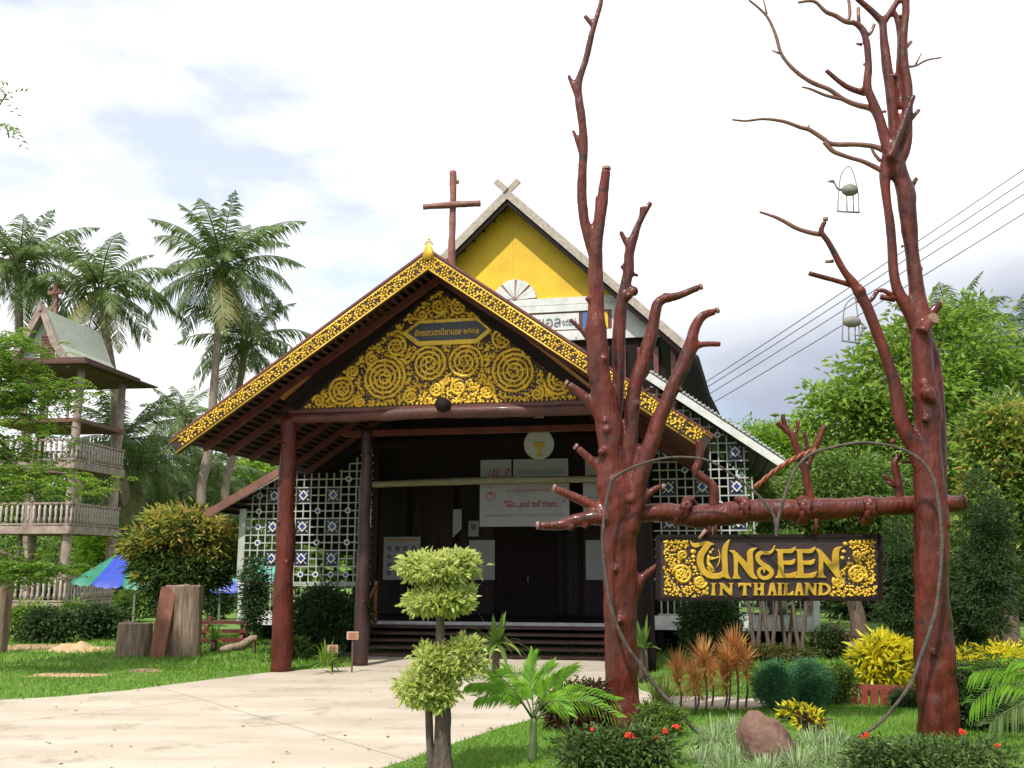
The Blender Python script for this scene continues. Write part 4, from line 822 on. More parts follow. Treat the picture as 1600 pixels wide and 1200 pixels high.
tw = [[(1356, 55, 4), (1342, 38, 4.2), (1322, 34, 4.5), (1305, 24, 4), (1290, 18, 3.6), (1272, 2, 3), (1247, 4, 2)], [(1324, 33, 3.5), (1328, 20, 3), (1325, -8, 2.6)], [(1342, 40, 3.5), (1341, 12, 3)], [(1352, 56, 3), (1360, 52, 3), (1366, 38, 2.8)],
      [(1372, 185, 6), (1362, 170, 5.2), (1340, 164, 4.6), (1318, 155, 4.4), (1296, 140, 4), (1272, 130, 4), (1248, 115, 3.6), (1228, 95, 3.2), (1219, 80, 3), (1212, 55, 2.8), (1200, 28, 2.5), (1185, 12, 2.1), (1170, 0, 1.8)], [(1198, 22, 2), (1195, 8, 1.4), (1191, -8, 1.2)], [(1219, 84, 2), (1206, 79, 1.2)], [(1320, 156, 3.5), (1290, 149, 2.8), (1266, 139, 2.2), (1253, 136, 1.5)],
      [(1386, 238, 5.5), (1368, 230, 4.5), (1340, 226, 4), (1300, 225, 4), (1285, 216, 4), (1265, 203, 4), (1250, 199, 3.6), (1225, 190, 3), (1194, 186, 2.4), (1165, 189, 1.9), (1144, 187, 1.6)], [(1380, 268, 5), (1350, 253, 3.8), (1330, 247, 3.6), (1305, 238, 3.8), (1295, 230, 4), (1288, 222, 4)], [(1376, 252, 3), (1366, 240, 2.6), (1361, 229, 2.2)],
      [(1284, 366, 4.6), (1268, 364, 4), (1245, 357, 3.6), (1222, 344, 3.2), (1205, 337, 2.6), (1187, 331, 2)], [(1345, 450, 6), (1325, 444, 4.6), (1300, 437, 4.2), (1264, 427, 3.8)], [(1394, 462, 4.5), (1380, 454, 3.6), (1370, 456, 3.6), (1364, 465, 3.8), (1355, 472, 3.8), (1339, 470, 3)], [(1398, 468, 5), (1376, 464, 4.8)],
      [(1412, 104, 2.5), (1430, 103, 2), (1448, 94, 1.7), (1471, 90, 1.4)], [(1430, 102, 1.6), (1440, 83, 1)], [(1412, 78, 4), (1424, 65, 3)], [(1420, 190, 4), (1436, 172, 3.2)], [(1424, 292, 4.5), (1432, 279, 3.4)], [(1302, 408, 3), (1290, 409, 2.5)], [(1402, 118, 3), (1390, 118, 2)], [(1356, 100, 3), (1349, 101, 2)], [(1347, 70, 3), (1338, 68, 2)], [(1384, 174, 2.5), (1377, 175, 2)], [(1262, 203, 2.5), (1264, 196, 1.6)], [(1405, 25, 3), (1412, 24, 2)]]
for k, p_ in enumerate(tw): wb(T(Y, p_, 7, 4, .1, 40+k), 'branch', M['twig'] if p_[0][2] < 4.1 or k in (4, 8, 9, 11) else M['varnish'], rt, True)
cut(1457, 498, Y-.13, 9, (.3, -1, .1), rt, tuple(br_)); cut(1465, 477, Y+.1, 8, (1, -.2, .1), rt, tuple(br_), 'varnish'); cut(1289.5, 344, Y-.03, 4.4, (.3, 0, 1), rt, tuple(br_))
# ---- the log that carries the sign
Yb = YL-.0; Yq = lambda u: YL+.10+(YR2+.22-YL-.10)*max(0, (u-970)/480)
lg_c = P(1230, 797, Yq(1230)); lg = wthing('cross_log', 'thick glossy red log laid across both bare trees, carrying the gilded sign', 'log', tuple(lg_c))
lo = tuple(lg_c)
pts = []
for u, v, r_ in ((968, 806, 15), (1000, 802, 15), (1040, 801, 15), (1075, 806, 16), (1110, 806, 18), (1150, 801, 18), (1200, 797, 17), (1260, 796, 16.5), (1320, 794, 16), (1380, 791, 15), (1440, 788, 14), (1503, 786, 13)):
    q = P(u, v, Yq(u)); pts.append((q.x, q.y, q.z, px(r_, q.y)))
body = MB().tube(pts, n=20, sub=5, jit=.14, seed=60); wb(body, 'log', M['varnish'], lg, True)
q = P(1503.5, 786, Yq(1503)); link('cut_end', MB().tube([tuple(q)+(px(12.5, q.y),), (q.x+.02, q.y, q.z, px(12, q.y))], n=14).mesh('cut_end', M['varnish'], False, lo), lg)
def onlog(u, a):  # a: angle round the log, 0 = top, 90 = front
    q = P(u, 797, Yq(u)); r_ = px(17.5, q.y); return Vector((q.x, q.y-r_*math.sin(R(a)), q.z+r_*math.cos(R(a))))
for ub, w_, tr in ((1070, 36, 5), (1160, 10, 5), (1255, 12, 6), (1355, 10, 6)):
    mb = MB()
    for j in range(2):
        pts = []
        for i in range(22):
            f = i/21; aa = -80+f*300; q = onlog(ub+w_*(.5-f)+(5*math.sin(f*22+j*3)), aa); pts.append((q.x, q.y, q.z, px(tr*(.75+.35*abs(math.sin(f*9+j))), YL)))
        mb.tube(pts, n=7, jit=.2)
    for i in range(7): q = onlog(ub+rnd.uniform(-9, 9), rnd.uniform(-20, 60)); mb.ball(tuple(q), px(rnd.uniform(3, 6), YL), 7, 4)
    wb(mb, 'twisted_root', M['varnish'], lg, True)
for k, p_ in enumerate([[(1268, 786, 7), (1262, 760, 6.5), (1257, 735, 6.5), (1245, 700, 6), (1238, 682, 6), (1228, 672, 5), (1214, 660, 4.5)], [(1230, 674, 4), (1224, 655, 3.5), (1223, 648, 3)], [(1236, 682, 4), (1245, 672, 3), (1247, 658, 2.6)], [(1257, 738, 6), (1266, 715, 5.5), (1278, 690, 5), (1288, 665, 4.2)], [(1265, 715, 3.5), (1260, 690, 3), (1255, 674, 2.2)],
                       [(1115, 792, 8), (1116, 770, 7.5), (1112, 757, 7), (1095, 745, 7), (1087, 735, 7), (1092, 722, 6.5), (1094, 700, 6), (1090, 688, 5)], [(1405, 784, 7), (1405, 760, 7), (1400, 735, 6.5), (1398, 722, 5.5), (1408, 710, 4)], [(1402, 756, 4), (1388, 749, 3.5), (1380, 742, 2.5)], [(1402, 762, 4), (1385, 752, 3)], [(1410, 722, 3), (1432, 722, 2)]]):
    wb(T(Yq(p_[0][0])+.03, p_, 8, 4, .14, 70+k), 'branch', M['varnish'], lg, True)
mb = MB()
for ph in (0, math.pi):
    o = []
    for i in range(40):
        f = i/39; cx_, cy_ = [(1180+95*f), 762-58*f-8*math.sin(f*3.1)]; a_ = f*26+ph; q = P(cx_+2.5*math.cos(a_)*.5, cy_+3.2*math.sin(a_), Yq(1230)+.04*math.cos(a_)); o.append((q.x, q.y, q.z, px(2.4, YL)))
    mb.tube(o, n=6)
wb(mb, 'twisted_vine', mat('reddish_twisted_vine', (.30, .09, .04), (.16, .04, .02), rough=.5), lg, True)
for u in (1108, 1118, 1275): wb(MB().tube([tuple(P(u, 810, Yq(u)-.05))+(.022,), tuple(P(u, 842, YL-.02))+(.02,)], n=8, jit=.1), 'hanger', M['varnish'], lg, True)
wb(T(Yq(1120)-.1, [(1092, 842, 2.5), (1103, 828, 3.5)], 7, 2), 'branch', M['cut'], lg, True)
# ---- hanging sign
YS = YL-.02; sz = P(1200, 886, YS); sg = wthing('hanging_sign', 'dark carved sign with gilded words UNSEEN IN THAILAND hanging under the red log', 'sign', tuple(sz)); so_ = tuple(sz)
def SP_(u, v): q = P(u, v, YS); return (q.x, q.z)
def sgn(mb, name, m, smooth=False, parent=None): return link(name, mb.mesh(name, M[m] if isinstance(m, str) else m, smooth, so_), parent or sg)
bq = [SP_(1027, 838), SP_(1375, 837), SP_(1375, 936), SP_(1027, 936)]
board = sgn(MB().prism(bq, YS, YS+.045), 'board', 'signwood')
for a, b in ((bq[0], bq[1]), (bq[3], bq[2])): sgn(MB().bar((a[0], YS-.006, a[1]), (b[0], YS-.006, b[1]), .05, .035), 'frame', 'darkwood')
for a, b in ((bq[0], bq[3]), (bq[1], bq[2])): sgn(MB().bar((a[0], YS-.008, a[1]), (b[0], YS-.008, b[1]), .05, .035, (1, 0, 0)), 'frame', 'darkwood')
def ea(p_): return SP_(1020+p_[0]/8.889, 830+p_[1]/8.889)
def eb(p_): return SP_(1190+p_[0]/8.421, 830+p_[1]/8.421)
def letter(polys, name='letter'):
    c = bpy.data.curves.new('c', 'CURVE'); c.dimensions = '2D'; c.fill_mode = 'BOTH'; c.extrude = .012; c.bevel_depth = .003; c.bevel_resolution = 1
    for pts in polys:
        s_ = c.splines.new('POLY'); s_.points.add(len(pts)-1); s_.use_cyclic_u = True
        for i, q in enumerate(pts): s_.points[i].co = (q[0], q[1], 0, 1)
    o = bpy.data.objects.new('c', c); col.objects.link(o); bpy.context.view_layer.update()
    me = bpy.data.meshes.new_from_object(o.evaluated_get(bpy.context.evaluated_depsgraph_get())); bpy.data.objects.remove(o)
    for v in me.vertices: x, y, z = v.co; v.co = (x-so_[0], YS-.010-z-so_[1], y-so_[2])
    me.flip_normals(); me.materials.clear(); me.materials.append(M['goldflat']); return link(name, me, sg)
def sm(pts, k=3): 
    n = len(pts); o = []
    for i in range(n):
        p0, p1, p2, p3 = pts[i-1], pts[i], pts[(i+1) % n], pts[(i+2) % n]
        d1 = Vector(p1)-Vector(p0); d2 = Vector(p2)-Vector(p1); d3 = Vector(p3)-Vector(p2)
        c1 = d1.angle(d2) < 1.0 if d1.length and d2.length else False; c2_ = d2.angle(d3) < 1.0 if d3.length and d2.length else False
        o.append(tuple(p1))
        if c1 or c2_:
            for j in range(1, k):
                t = j/k; m1 = (Vector(p2)-Vector(p0))/2 if c1 else d2; m2 = (Vector(p3)-Vector(p1))/2 if c2_ else d2
                h = (2*t**3-3*t*t+1)*Vector(p1)+(t**3-2*t*t+t)*m1+(-2*t**3+3*t*t)*Vector(p2)+(t**3-t*t)*m2; o.append(tuple(h))
    return o
Ul = [(520, 140), (548, 166), (600, 170), (660, 158), (720, 140), (780, 152), (850, 182), (805, 195), (770, 240), (735, 290), (705, 345), (695, 410), (703, 475), (732, 530), (790, 572), (850, 588), (915, 583), (962, 565), (965, 480), (955, 400), (955, 300), (972, 222), (1010, 162), (1060, 115), (1048, 170), (1030, 260), (1026, 350), (1030, 450), (1036, 560), (1050, 620), (1078, 665), (1015, 652), (978, 632), (930, 650), (860, 660), (780, 650), (705, 610), (650, 545), (617, 465), (610, 385), (630, 310), (668, 250), (712, 192), (660, 205), (600, 225), (560, 218), (530, 185)]
Nl = [(1060, 270), (1120, 270), (1160, 300), (1235, 375), (1312, 455), (1312, 380), (1308, 305), (1340, 257), (1385, 237), (1440, 232), (1395, 268), (1378, 310), (1385, 420), (1390, 545), (1408, 610), (1455, 658), (1380, 656), (1322, 605), (1250, 505), (1180, 410), (1170, 500), (1177, 600), (1215, 657), (1105, 657), (1125, 600), (1127, 480), (1120, 350), (1098, 305)]
El = [(175, 240), (300, 240), (385, 235), (440, 208), (420, 260), (375, 287), (285, 285), (270, 300), (275, 392), (370, 390), (435, 368), (420, 420), (370, 440), (280, 435), (283, 560), (370, 560), (462, 530), (440, 590), (390, 611), (175, 611), (208, 575), (215, 450), (210, 330), (203, 270)]
N2 = [(700, 233), (752, 237), (790, 270), (860, 350), (930, 432), (925, 335), (945, 252), (985, 215), (1050, 203), (1018, 240), (1005, 300), (1010, 420), (1010, 520), (1020, 580), (1052, 610), (980, 602), (940, 555), (870, 470), (800, 380), (800, 480), (806, 572), (840, 607), (720, 607), (745, 570), (752, 450), (747, 330), (725, 268)]
letter([[ea(p_) for p_ in sm(Ul)]]); letter([[ea(p_) for p_ in sm(Nl)]])
Sx = [(1210, 853, .6), (1206, 861, 2.6), (1199, 864.5, 4.5), (1190, 863.5, 5.2), (1184, 867.5, 5.8), (1184, 875, 6.2), (1191, 882, 6.8), (1200, 888, 7.2), (1205, 894.5, 6.4), (1202, 901, 5.4), (1194, 903.6, 4.8), (1187, 900.5, 4.6), (1184.8, 893.5, 4), (1188.5, 888, 3), (1193, 890, 2.4), (1193, 894.5, 1.2)]
Sc = catmull(Sx, 4); lft = []; rgt = []
for i, q in enumerate(Sc):
    a = Vector(Sc[max(i-1, 0)][:2]); b = Vector(Sc[min(i+1, len(Sc)-1)][:2]); d_ = (b-a).normalized(); nn = Vector((-d_.y, d_.x)); lft.append(Vector(q[:2])+nn*q[2]/2); rgt.append(Vector(q[:2])-nn*q[2]/2)
letter([[SP_(*q) for q in lft+rgt[::-1]]])
letter([[eb(p_) for p_ in sm(El)]]); letter([[eb((p_[0]+258, p_[1])) for p_ in sm(El)]]); letter([[eb(p_) for p_ in sm(N2)]])
# second line: serif capitals from stems, bars and serifs
VT, VB = 911.3, 929.8
def cap(ch, x0, x1):
    w_ = x1-x0; H = VB-VT; s_ = 4.0; th = 1.9; sf = 1.7; Pl = []
    def stem(xc, a=VT, b=VB, w=s_, s1=True, s2=True):
        pts = []
        pts += [(xc-w/2-(sf if s1 else 0), a), (xc+w/2+(sf if s1 else 0), a)]
        if s1: pts += [(xc+w/2, a+1.8)]
        if s2: pts += [(xc+w/2, b-1.8), (xc+w/2+sf, b), (xc-w/2-sf, b), (xc-w/2, b-1.8)]
        else: pts += [(xc+w/2, b), (xc-w/2, b)]
        if s1: pts += [(xc-w/2, a+1.8)]
        return pts
    L_, R_ = x0+sf+s_/2, x1-sf-s_/2
    if ch == 'I': Pl = [stem((x0+x1)/2)]
    if ch == 'H':
        a, b = L_, R_; h_ = s_/2; m1, m2 = VT+H*.42, VT+H*.56
        Pl = [[(a-h_-sf, VT), (a+h_+sf, VT), (a+h_, VT+1.8), (a+h_, m1), (b-h_, m1), (b-h_, VT+1.8), (b-h_-sf, VT), (b+h_+sf, VT), (b+h_, VT+1.8), (b+h_, VB-1.8), (b+h_+sf, VB), (b-h_-sf, VB), (b-h_, VB-1.8), (b-h_, m2), (a+h_, m2), (a+h_, VB-1.8), (a+h_+sf, VB), (a-h_-sf, VB), (a-h_, VB-1.8), (a-h_, VT+1.8)]]
    if ch == 'T':
        c_ = (x0+x1)/2; Pl = [[(x0, VT), (x1, VT), (x1+.3, VT+6), (x1-1.2, VT+5.2), (x1-3, VT+3), (c_+s_/2, VT+3), (c_+s_/2, VB-1.8), (c_+s_/2+sf, VB), (c_-s_/2-sf, VB), (c_-s_/2, VB-1.8), (c_-s_/2, VT+3), (x0+3, VT+3), (x0+1.2, VT+5.2), (x0-.3, VT+6)]]
    if ch == 'N': Pl = [[(x0, VT), (x0+6, VT), (x1-3.4, VT+11.5), (x1-3.4, VT+1.8), (x1-5, VT), (x1+.8, VT), (x1-.8, VT+1.8), (x1-.8, VB), (x1-4.4, VB), (x0+4.4, VT+6.5), (x0+4.4, VB-1.8), (x0+6, VB), (x0-.2, VB), (x0+1.6, VB-1.8), (x0+1.6, VT+1.8)]]
    if ch == 'L': Pl = [[(x0, VT), (x0+sf*2+s_, VT), (x0+sf+s_, VT+1.8), (x0+sf+s_, VB-2.6), (x1-3, VB-2.6), (x1-1, VB-6), (x1, VB-5.6), (x1-.5, VB), (x0, VB), (x0+sf, VB-1.8), (x0+sf, VT+1.8)]]
    if ch == 'D': 
        o = [(x0, VT)]+[(x0+w_*.42+w_*.58*math.sin(t), (VT+VB)/2-H/2*math.cos(t)) for t in [math.pi*k/12 for k in range(13)]]+[(x0, VB), (x0+sf, VB-1.8), (x0+sf, VT+1.8)]
        i_ = [(x0+sf+s_, VT+th+.6)]+[(x0+w_*.42+(w_*.58-s_)*math.sin(t), (VT+VB)/2-(H/2-th-.6)*math.cos(t)) for t in [math.pi*k/10 for k in range(11)]]+[(x0+sf+s_, VB-th-.6)]
        Pl = [o, i_[::-1]]
    if ch == 'A':
        cx_ = (x0+x1)/2
        Pl = [[(cx_-2, VT), (cx_+2.4, VT), (x1-1.4, VB-1.8), (x1+.4, VB), (x1-6.4, VB), (x1-5, VB-1.8), (x1-6, VT+12.5), (x0+5, VT+12.5), (x0+4, VB-1.8), (x0+5.2, VB), (x0-.6, VB), (x0+1.4, VB-1.8)], [(cx_-.2, VT+5.2), (x1-6.6, VT+10.6), (x0+5.8, VT+10.6)][::-1]]
    letter([[SP_(*q) for q in p_] for p_ in Pl])
for ch, a, b in (('I', 1111, 1117.5), ('N', 1123.5, 1144), ('T', 1153.5, 1172.5), ('H', 1176.5, 1194), ('A', 1199, 1213.3), ('I', 1214.6, 1221.3), ('L', 1223.5, 1238.6), ('A', 1241, 1255.3), ('N', 1257, 1275), ('D', 1277.5, 1297)): cap(ch, a, b)
# gilded corner carvings
def corner(mirror, seedv):
    mb = MB(); X = (lambda u: u) if not mirror else (lambda u: 2405-u)
    yy = YS-.006; tk = []
    for u, v, r_, tn in ((1066, 898, 17, 2.3), (1094, 909, 11, 1.8), (1067, 868, 9, 1.5)):
        x, z = SP_(X(u), v); rr = px(r_, YS); spiral(mb, x, z, rr*.9, tn, -1 if mirror else 1, 1.2, .017, yy); tk.append((u, v, r_))
    reg = [(1037, 844), (1076, 844), (1077, 868), (1084, 888), (1100, 897), (1106, 912), (1109, 932), (1037, 933)]
    ra_ = np.array(reg)
    gu = 1040
    while gu < 1107:
        gv = 848
        while gv < 931:
            if inside(np.array([gu]), np.array([gv]), reg)[0]:
                x, z = SP_(X(gu+rnd.uniform(-1, 1)), gv+rnd.uniform(-1, 1)); mb.ball((x, yy+.008, z), (px(rnd.uniform(1.1, 2.2), YS), .010, px(rnd.uniform(1.1, 2.2), YS)), 5, 3)
            gv += 6.3
        gu += 6.3
    n_ = 0
    for k in range(1500):
        u = rnd.uniform(1038, 1108); v = rnd.uniform(846, 931)
        if not inside(np.array([u]), np.array([v]), reg)[0]: continue
        s_ = rnd.choice((4.6, 3.4, 2.4))
        if any((u-a)**2+(v-b)**2 < (c_+s_*.75)**2 for a, b, c_ in tk): continue
        tk.append((u, v, s_*.62)); x, z = SP_(X(u), v)
        if s_ > 3: curl(mb, x, z, px(s_*.8, YS), rnd.uniform(0, 6), yy, .0115, rnd.choice((-1, 1)))
        else: mb.ball((x, yy, z), (px(2.6, YS), .018, px(2, YS)), 6, 4)
        n_ += 1
        if n_ > 120: break
    for u, v, r_ in ((1083, 862, 5), (1083, 870, 3.8), (1084, 876, 2.6)) if not mirror else ((1405-1320.5+1000, 850, 4.5), (1087, 862, 4), (1089, 872, 4.2)): x, z = SP_(X(u), v); mb.ball((x, yy, z), (px(r_, YS), .016, px(r_*.8, YS)), 8, 4)
    for k in range(6):
        x, z = SP_(X(1042+k*6.2), 850); x2, z2_ = SP_(X(1043+k*6.4), 842); mb.tube([(x, yy, z, .018), (x2, yy, z2_, .004)], n=6)
    sgn(mb, 'carving', 'gold', True)
corner(False, 1); corner(True, 2)
# small gilded archer figure inside the U
mb = MB(); A_ = lambda u, v: (SP_(u, v)[0], YS-.016, SP_(u, v)[1])
def tb(pts, n=7): mb.tube([A_(u, v)+(px(r_, YS),) for u, v, r_ in pts], n=n, sub=4)
tb([(1106, 867, 1.5), (1107, 872, 3), (1106, 878, 2.4), (1108, 883, 3.4), (1112, 888, 3), (1115, 894, 1.8)])
mb.ball(A_(1109.5, 863.5), px(3, YS), 8, 6); tb([(1111, 861, 1.6), (1115, 856.5, .4)])
tb([(1107, 871, 1.4), (1113, 871.5, 1.2), (1118, 872, 1), (1123, 869.5, .8)]); tb([(1109, 874, 1.2), (1115, 873, 1), (1120, 871.5, .8)])
tb([(1122, 859, .5), (1124.5, 869, .8), (1122.5, 880, .8), (1119, 886, .5)]); tb([(1105, 886, 1.5), (1109, 892, 1.8), (1113, 894, 1.2)])
link('archer_relief', mb.mesh('archer_relief', M['gold'], True, so_), sg)
# ---- bird ornaments
def ornament(label, cu, cv, Y_, base_v, hw_, top_v, body, neck, tilt=0, extra=()):
    b = P(cu, base_v, Y_); r_ = wthing('bird_ornament', label, 'ornament', tuple(b), 'hanging bird ornaments'); off = tuple(b)
    def LNK(mb_, nm, m): return link(nm, mb_.mesh(nm, M[m], True, off), r_)
    t = tilt; hp = [(cu-hw_, base_v, 1), (cu-hw_+1, (base_v+top_v)/2+8, 1), (cu-hw_*.7, top_v+14, 1), (cu+t-3, top_v+1, 1), (cu+t+3, top_v, 1), (cu+hw_*.6+t*.4, top_v+13, 1), (cu+hw_, (base_v+top_v)/2+8+t*.3, 1), (cu+hw_+1, base_v+t*.6, 1)]
    LNK(T(Y_, hp, 6, 4, 0), 'hoop', 'metal'); LNK(T(Y_, [(cu-hw_-1, base_v-1, 1.7), (cu+hw_+2, base_v+1+t*.6, 1.7)], 6, 1, .05), 'perch', 'metal')
    mb_ = MB(); q = P(body[0], body[1], Y_); mb_.ball(tuple(q), (px(body[2], Y_), px(body[3], Y_), px(body[3], Y_)), 14, 9); LNK(mb_, 'body', 'bird')
    for du in (-5, 5): LNK(T(Y_, [(body[0]+du, body[1]+body[3]-2, 1), (body[0]+du+.5, base_v, 1)], 6, 1, 0), 'leg', 'bird')
    LNK(T(Y_, neck, 7, 3, .1), 'neck', 'bird'); e = neck[-1]; mb_ = MB(); mb_.ball(tuple(P(e[0], e[1], Y_)), (px(5, Y_), px(3, Y_), px(3, Y_)), 8, 6); LNK(mb_, 'head', 'bird')
    bk = extra or ((e[0]-3, e[1], 1.8), (e[0]-9, e[1]+2, .5)); LNK(T(Y_, bk, 6, 1, 0), 'beak', 'bird'); return r_
o_ = ornament('upper grey bird in a wire hoop, long neck stretched left, below the forked twig', 1325, 297, YR2-.1, 331, 16, 261, (1328, 297, 14, 10), [(1315, 297, 2.4), (1308, 294, 1.8), (1305, 288, 1.6), (1300, 283, 2)])
ornament('lower grey bird in a tilted wire hoop, head hanging down on the right', 1329, 500, YR2-.15, 533, 13, 466, (1331, 503, 15, 9), [(1343, 504, 2), (1349, 508, 1.6), (1350, 512, 2)], 4, ((1349, 514, 2), (1344, 526, 1)))
# ---- vines
def vine(label, pts, dY):
    pts = [(a_+rnd.uniform(-1.2, 1.2), b_+rnd.uniform(-1.2, 1.2), c_*.68) for a_, b_, c_ in pts]
    b = P(pts[0][0], pts[0][1], YL+dY); r_ = wthing('climbing_vine', label, 'vine', tuple(b)); wb(T(YL+dY, pts, 8, 6, .18, 90+len(pts)), 'stem', M['vine'], r_, True); return r_
v1 = vine('long grey vine looping left from the sign log, past the left trunk to the rock', [(1213, 838, 4), (1212, 812, 4), (1203, 795, 3.6), (1180, 770, 3.2), (1150, 745, 3), (1110, 722, 2.8), (1070, 714, 2.8), (1030, 716, 2.8), (990, 729, 3), (960, 745, 3.2), (951, 765, 3.2), (945, 800, 3.4), (943, 850, 3.6), (946, 900, 3.6), (957, 955, 3.8), (977, 1003, 4), (1001, 1042, 4.4), (1030, 1080, 4.8), (1058, 1110, 5), (1083, 1138, 4.8), (1113, 1156, 4.6), (1135, 1168, 4)], -.42)
v2 = vine('long grey vine looping right over the right trunk and back along the grass', [(1214, 838, 4), (1216, 812, 4), (1226, 772, 4), (1242, 735, 3.8), (1265, 710, 3.6), (1300, 698, 3.4), (1340, 693, 3.4), (1380, 694, 3.4), (1412, 703, 3.6), (1440, 722, 4), (1458, 750, 4.2), (1466, 790, 4.4), (1471, 850, 4.4), (1469, 910, 4.4), (1459, 965, 4.4), (1441, 1018, 4.6), (1425, 1065, 4.4), (1398, 1105, 4), (1368, 1135, 3.6), (1332, 1155, 3.2), (1285, 1168, 3)], -.74)
# ================================================================ BELL TOWER (far left)
tf = Frame(P(100, 900, 33).xy.to_3d(), R(6)); TA = tf.at
tower = thing('bell_tower', 'open wooden bell tower of three storeys with white balustrades and pale green roof', 'tower', tf.o, yaw=R(6))
def tp(mb, name, m, parent=None, smooth=False): return link(name, mb.mesh(name, M[m] if isinstance(m, str) else m, smooth), parent or tower)
Wd, Dp = 3.1, 2.9
def zt(v): return TA(100, v, 0).z
lev = [zt(948), zt(828), zt(727), zt(657)]; rails = [zt(903), zt(787), zt(689)]; ze = zt(576)
for x, y in ((0, 0), (-Wd, 0), (0, Dp), (-Wd, Dp)):
    tp(MB().tube([(x+.03, y, 0, .18), (x, y, 3, .16), (x-.02, y, ze*.7, .15), (x, y, ze, .13)], n=10, sub=5, jit=.12, seed=x+y), 'corner_post', 'oldwood', smooth=True)
for x, y in ((-.35, .3), (-.9, 1.2), (-2.0, .4)): tp(MB().tube([(x, y, 0, .08), (x+.05, y, lev[1], .075)], n=8, sub=4, jit=.2), 'post', 'oldwood', smooth=True)
for i, z in enumerate(lev[:3]):
    fl = tp(MB().box((-Wd/2, Dp/2, z-.06), (Wd+.35, Dp+.4, .10)), 'floor', 'brownboard')
    for a, b in (((-Wd-.35, -.28), (.2, -.28)), ((.2, -.28), (.2, Dp+.2))): tp(MB().bar((a[0], a[1], z+.0), (b[0], b[1], z+.0), .07, .26), 'edge_beam', 'oldwood')
    ztop = rails[i]
    for a, b in (((-Wd-.3, -.25), (.16, -.25)), ((.16, -.25), (.16, Dp+.15)), ((-Wd-.3, Dp+.15), (.16, Dp+.15))):
        a = Vector((*a, 0)); b = Vector((*b, 0)); L = (b-a).length; rl = tp(MB().bar(a+Vector((0, 0, ztop)), b+Vector((0, 0, ztop)), .08, .07), 'balustrade', 'oldwood')
        link('rail', MB().bar(a+Vector((0, 0, z+.19)), b+Vector((0, 0, z+.19)), .06, .05).mesh('rail', M['oldwood']), rl)
        hh = ztop-z-.24; me = MB().tube([(0, 0, 0, .03), (0, 0, hh*.25, .055), (0, 0, hh*.4, .03), (0, 0, hh*.75, .055), (0, 0, hh, .03)], n=6).mesh('baluster', mat('old_white_turned_wood', (.46, .40, .36), (.30, .24, .21), rough=.8, scale=9, dirt=((.15, .1, .09), 8, .6)), True)
        n_ = int(L/.19)
        for k in range(n_): link('baluster', me, rl, a.lerp(b, (k+.5)/n_)+Vector((0, 0, z+.2)))
tp(MB().box((-Wd/2, Dp/2, lev[3]), (Wd+.3, Dp+.3, .14)), 'ceiling_beam', 'brownboard')
for k in range(4): tp(MB().box((-Wd*(k+.5)/4, .0, zt(640)), (.08, .08, 1.0)), 'rail_post', 'oldwood')
# eaves skirt
def T3(u, v, t): return TA(u, v, t)
e1_ = T3(238, 604, -.6); rfoot = T3(186, 587, Dp+.0); 
zE = e1_.z; ov = 1.15; zR = zt(566)
o4 = [(-Wd-.9, -.75), (.62, -.75), (.80, Dp+1.2), (-Wd-.9, Dp+1.2)]; i4 = [(-Wd+.2, -.1), (-.1, -.1), (-.1, Dp+.1), (-Wd+.2, Dp+.1)]
for k in range(4):
    a, b = o4[k], o4[(k+1) % 4]; c_, d_ = i4[(k+1) % 4], i4[k]; tp(MB().slab([(a[0], a[1], zt(575)), (b[0], b[1], zt(575)), (c_[0], c_[1], zt(570)), (d_[0], d_[1], zt(570))], .06), 'eaves', 'eaveboard')
tp(MB().box((-Wd/2, Dp/2+.1, zt(570)+.02), (Wd+.7, Dp+1.1, .30)), 'attic_floor', 'eaveboard')
# gable roof
ax = TA(66, 482, -.35); fr = TA(110, 572, -.35); xc = ax.x; hw_ = fr.x-ax.x; zb2 = fr.z
rlen = Dp+.9; up_ = Vector((0, 0, 0))
for sg_ in (-1, 1):
    a0 = Vector((xc, -.35, ax.z)); a1 = Vector((xc+.05, -.35+rlen, ax.z+.0)); m0 = Vector((xc+sg_*hw_*.48, -.35, ax.z-(ax.z-zb2)*.60)); m1 = m0+Vector((0, rlen, 0)); b0 = Vector((xc+sg_*hw_*1.02, -.35, zb2+.05)); b1 = b0+Vector((sg_*.0, rlen, 0))
    rf = tp(MB().slab([a0, m0, m1, a1], .05*sg_), 'roof', 'greenroof'); tp(MB().slab([m0, b0, b1, m1], .05*sg_), 'roof', 'greenroof', rf)
    for yy in (-.40,): 
        tp(MB().bar((a0.x, yy, a0.z+.05), (m0.x, yy, m0.z), .06, .24), 'bargeboard', 'oldwood', rf); tp(MB().bar((m0.x, yy, m0.z), (b0.x, yy, b0.z-.05), .06, .24), 'bargeboard', 'oldwood', rf)
tp(MB().prism([(xc-hw_*.9, zb2+.02), (xc+hw_*.9, zb2+.02), (xc+hw_*.42, ax.z-(ax.z-zb2)*.60), (xc, ax.z-.15), (xc-hw_*.42, ax.z-(ax.z-zb2)*.60)], -.05, .03), 'gable_wall', 'cream')
tp(MB().tube([(xc, -.42, ax.z-.1, .07), (xc-.02, -.44, ax.z+.12, .05), (xc, -.46, ax.z+.32, .015)], n=6), 'roof_tip', 'oldwood'); tp(MB().tube([(xc, rlen-.3, ax.z-.1, .07), (xc, rlen-.25, ax.z+.35, .015)], n=6), 'roof_tip', 'oldwood')
v0 = TA(62, 564, -.08); v1_ = TA(83, 564, -.08); vz = TA(72, 513, -.08).z
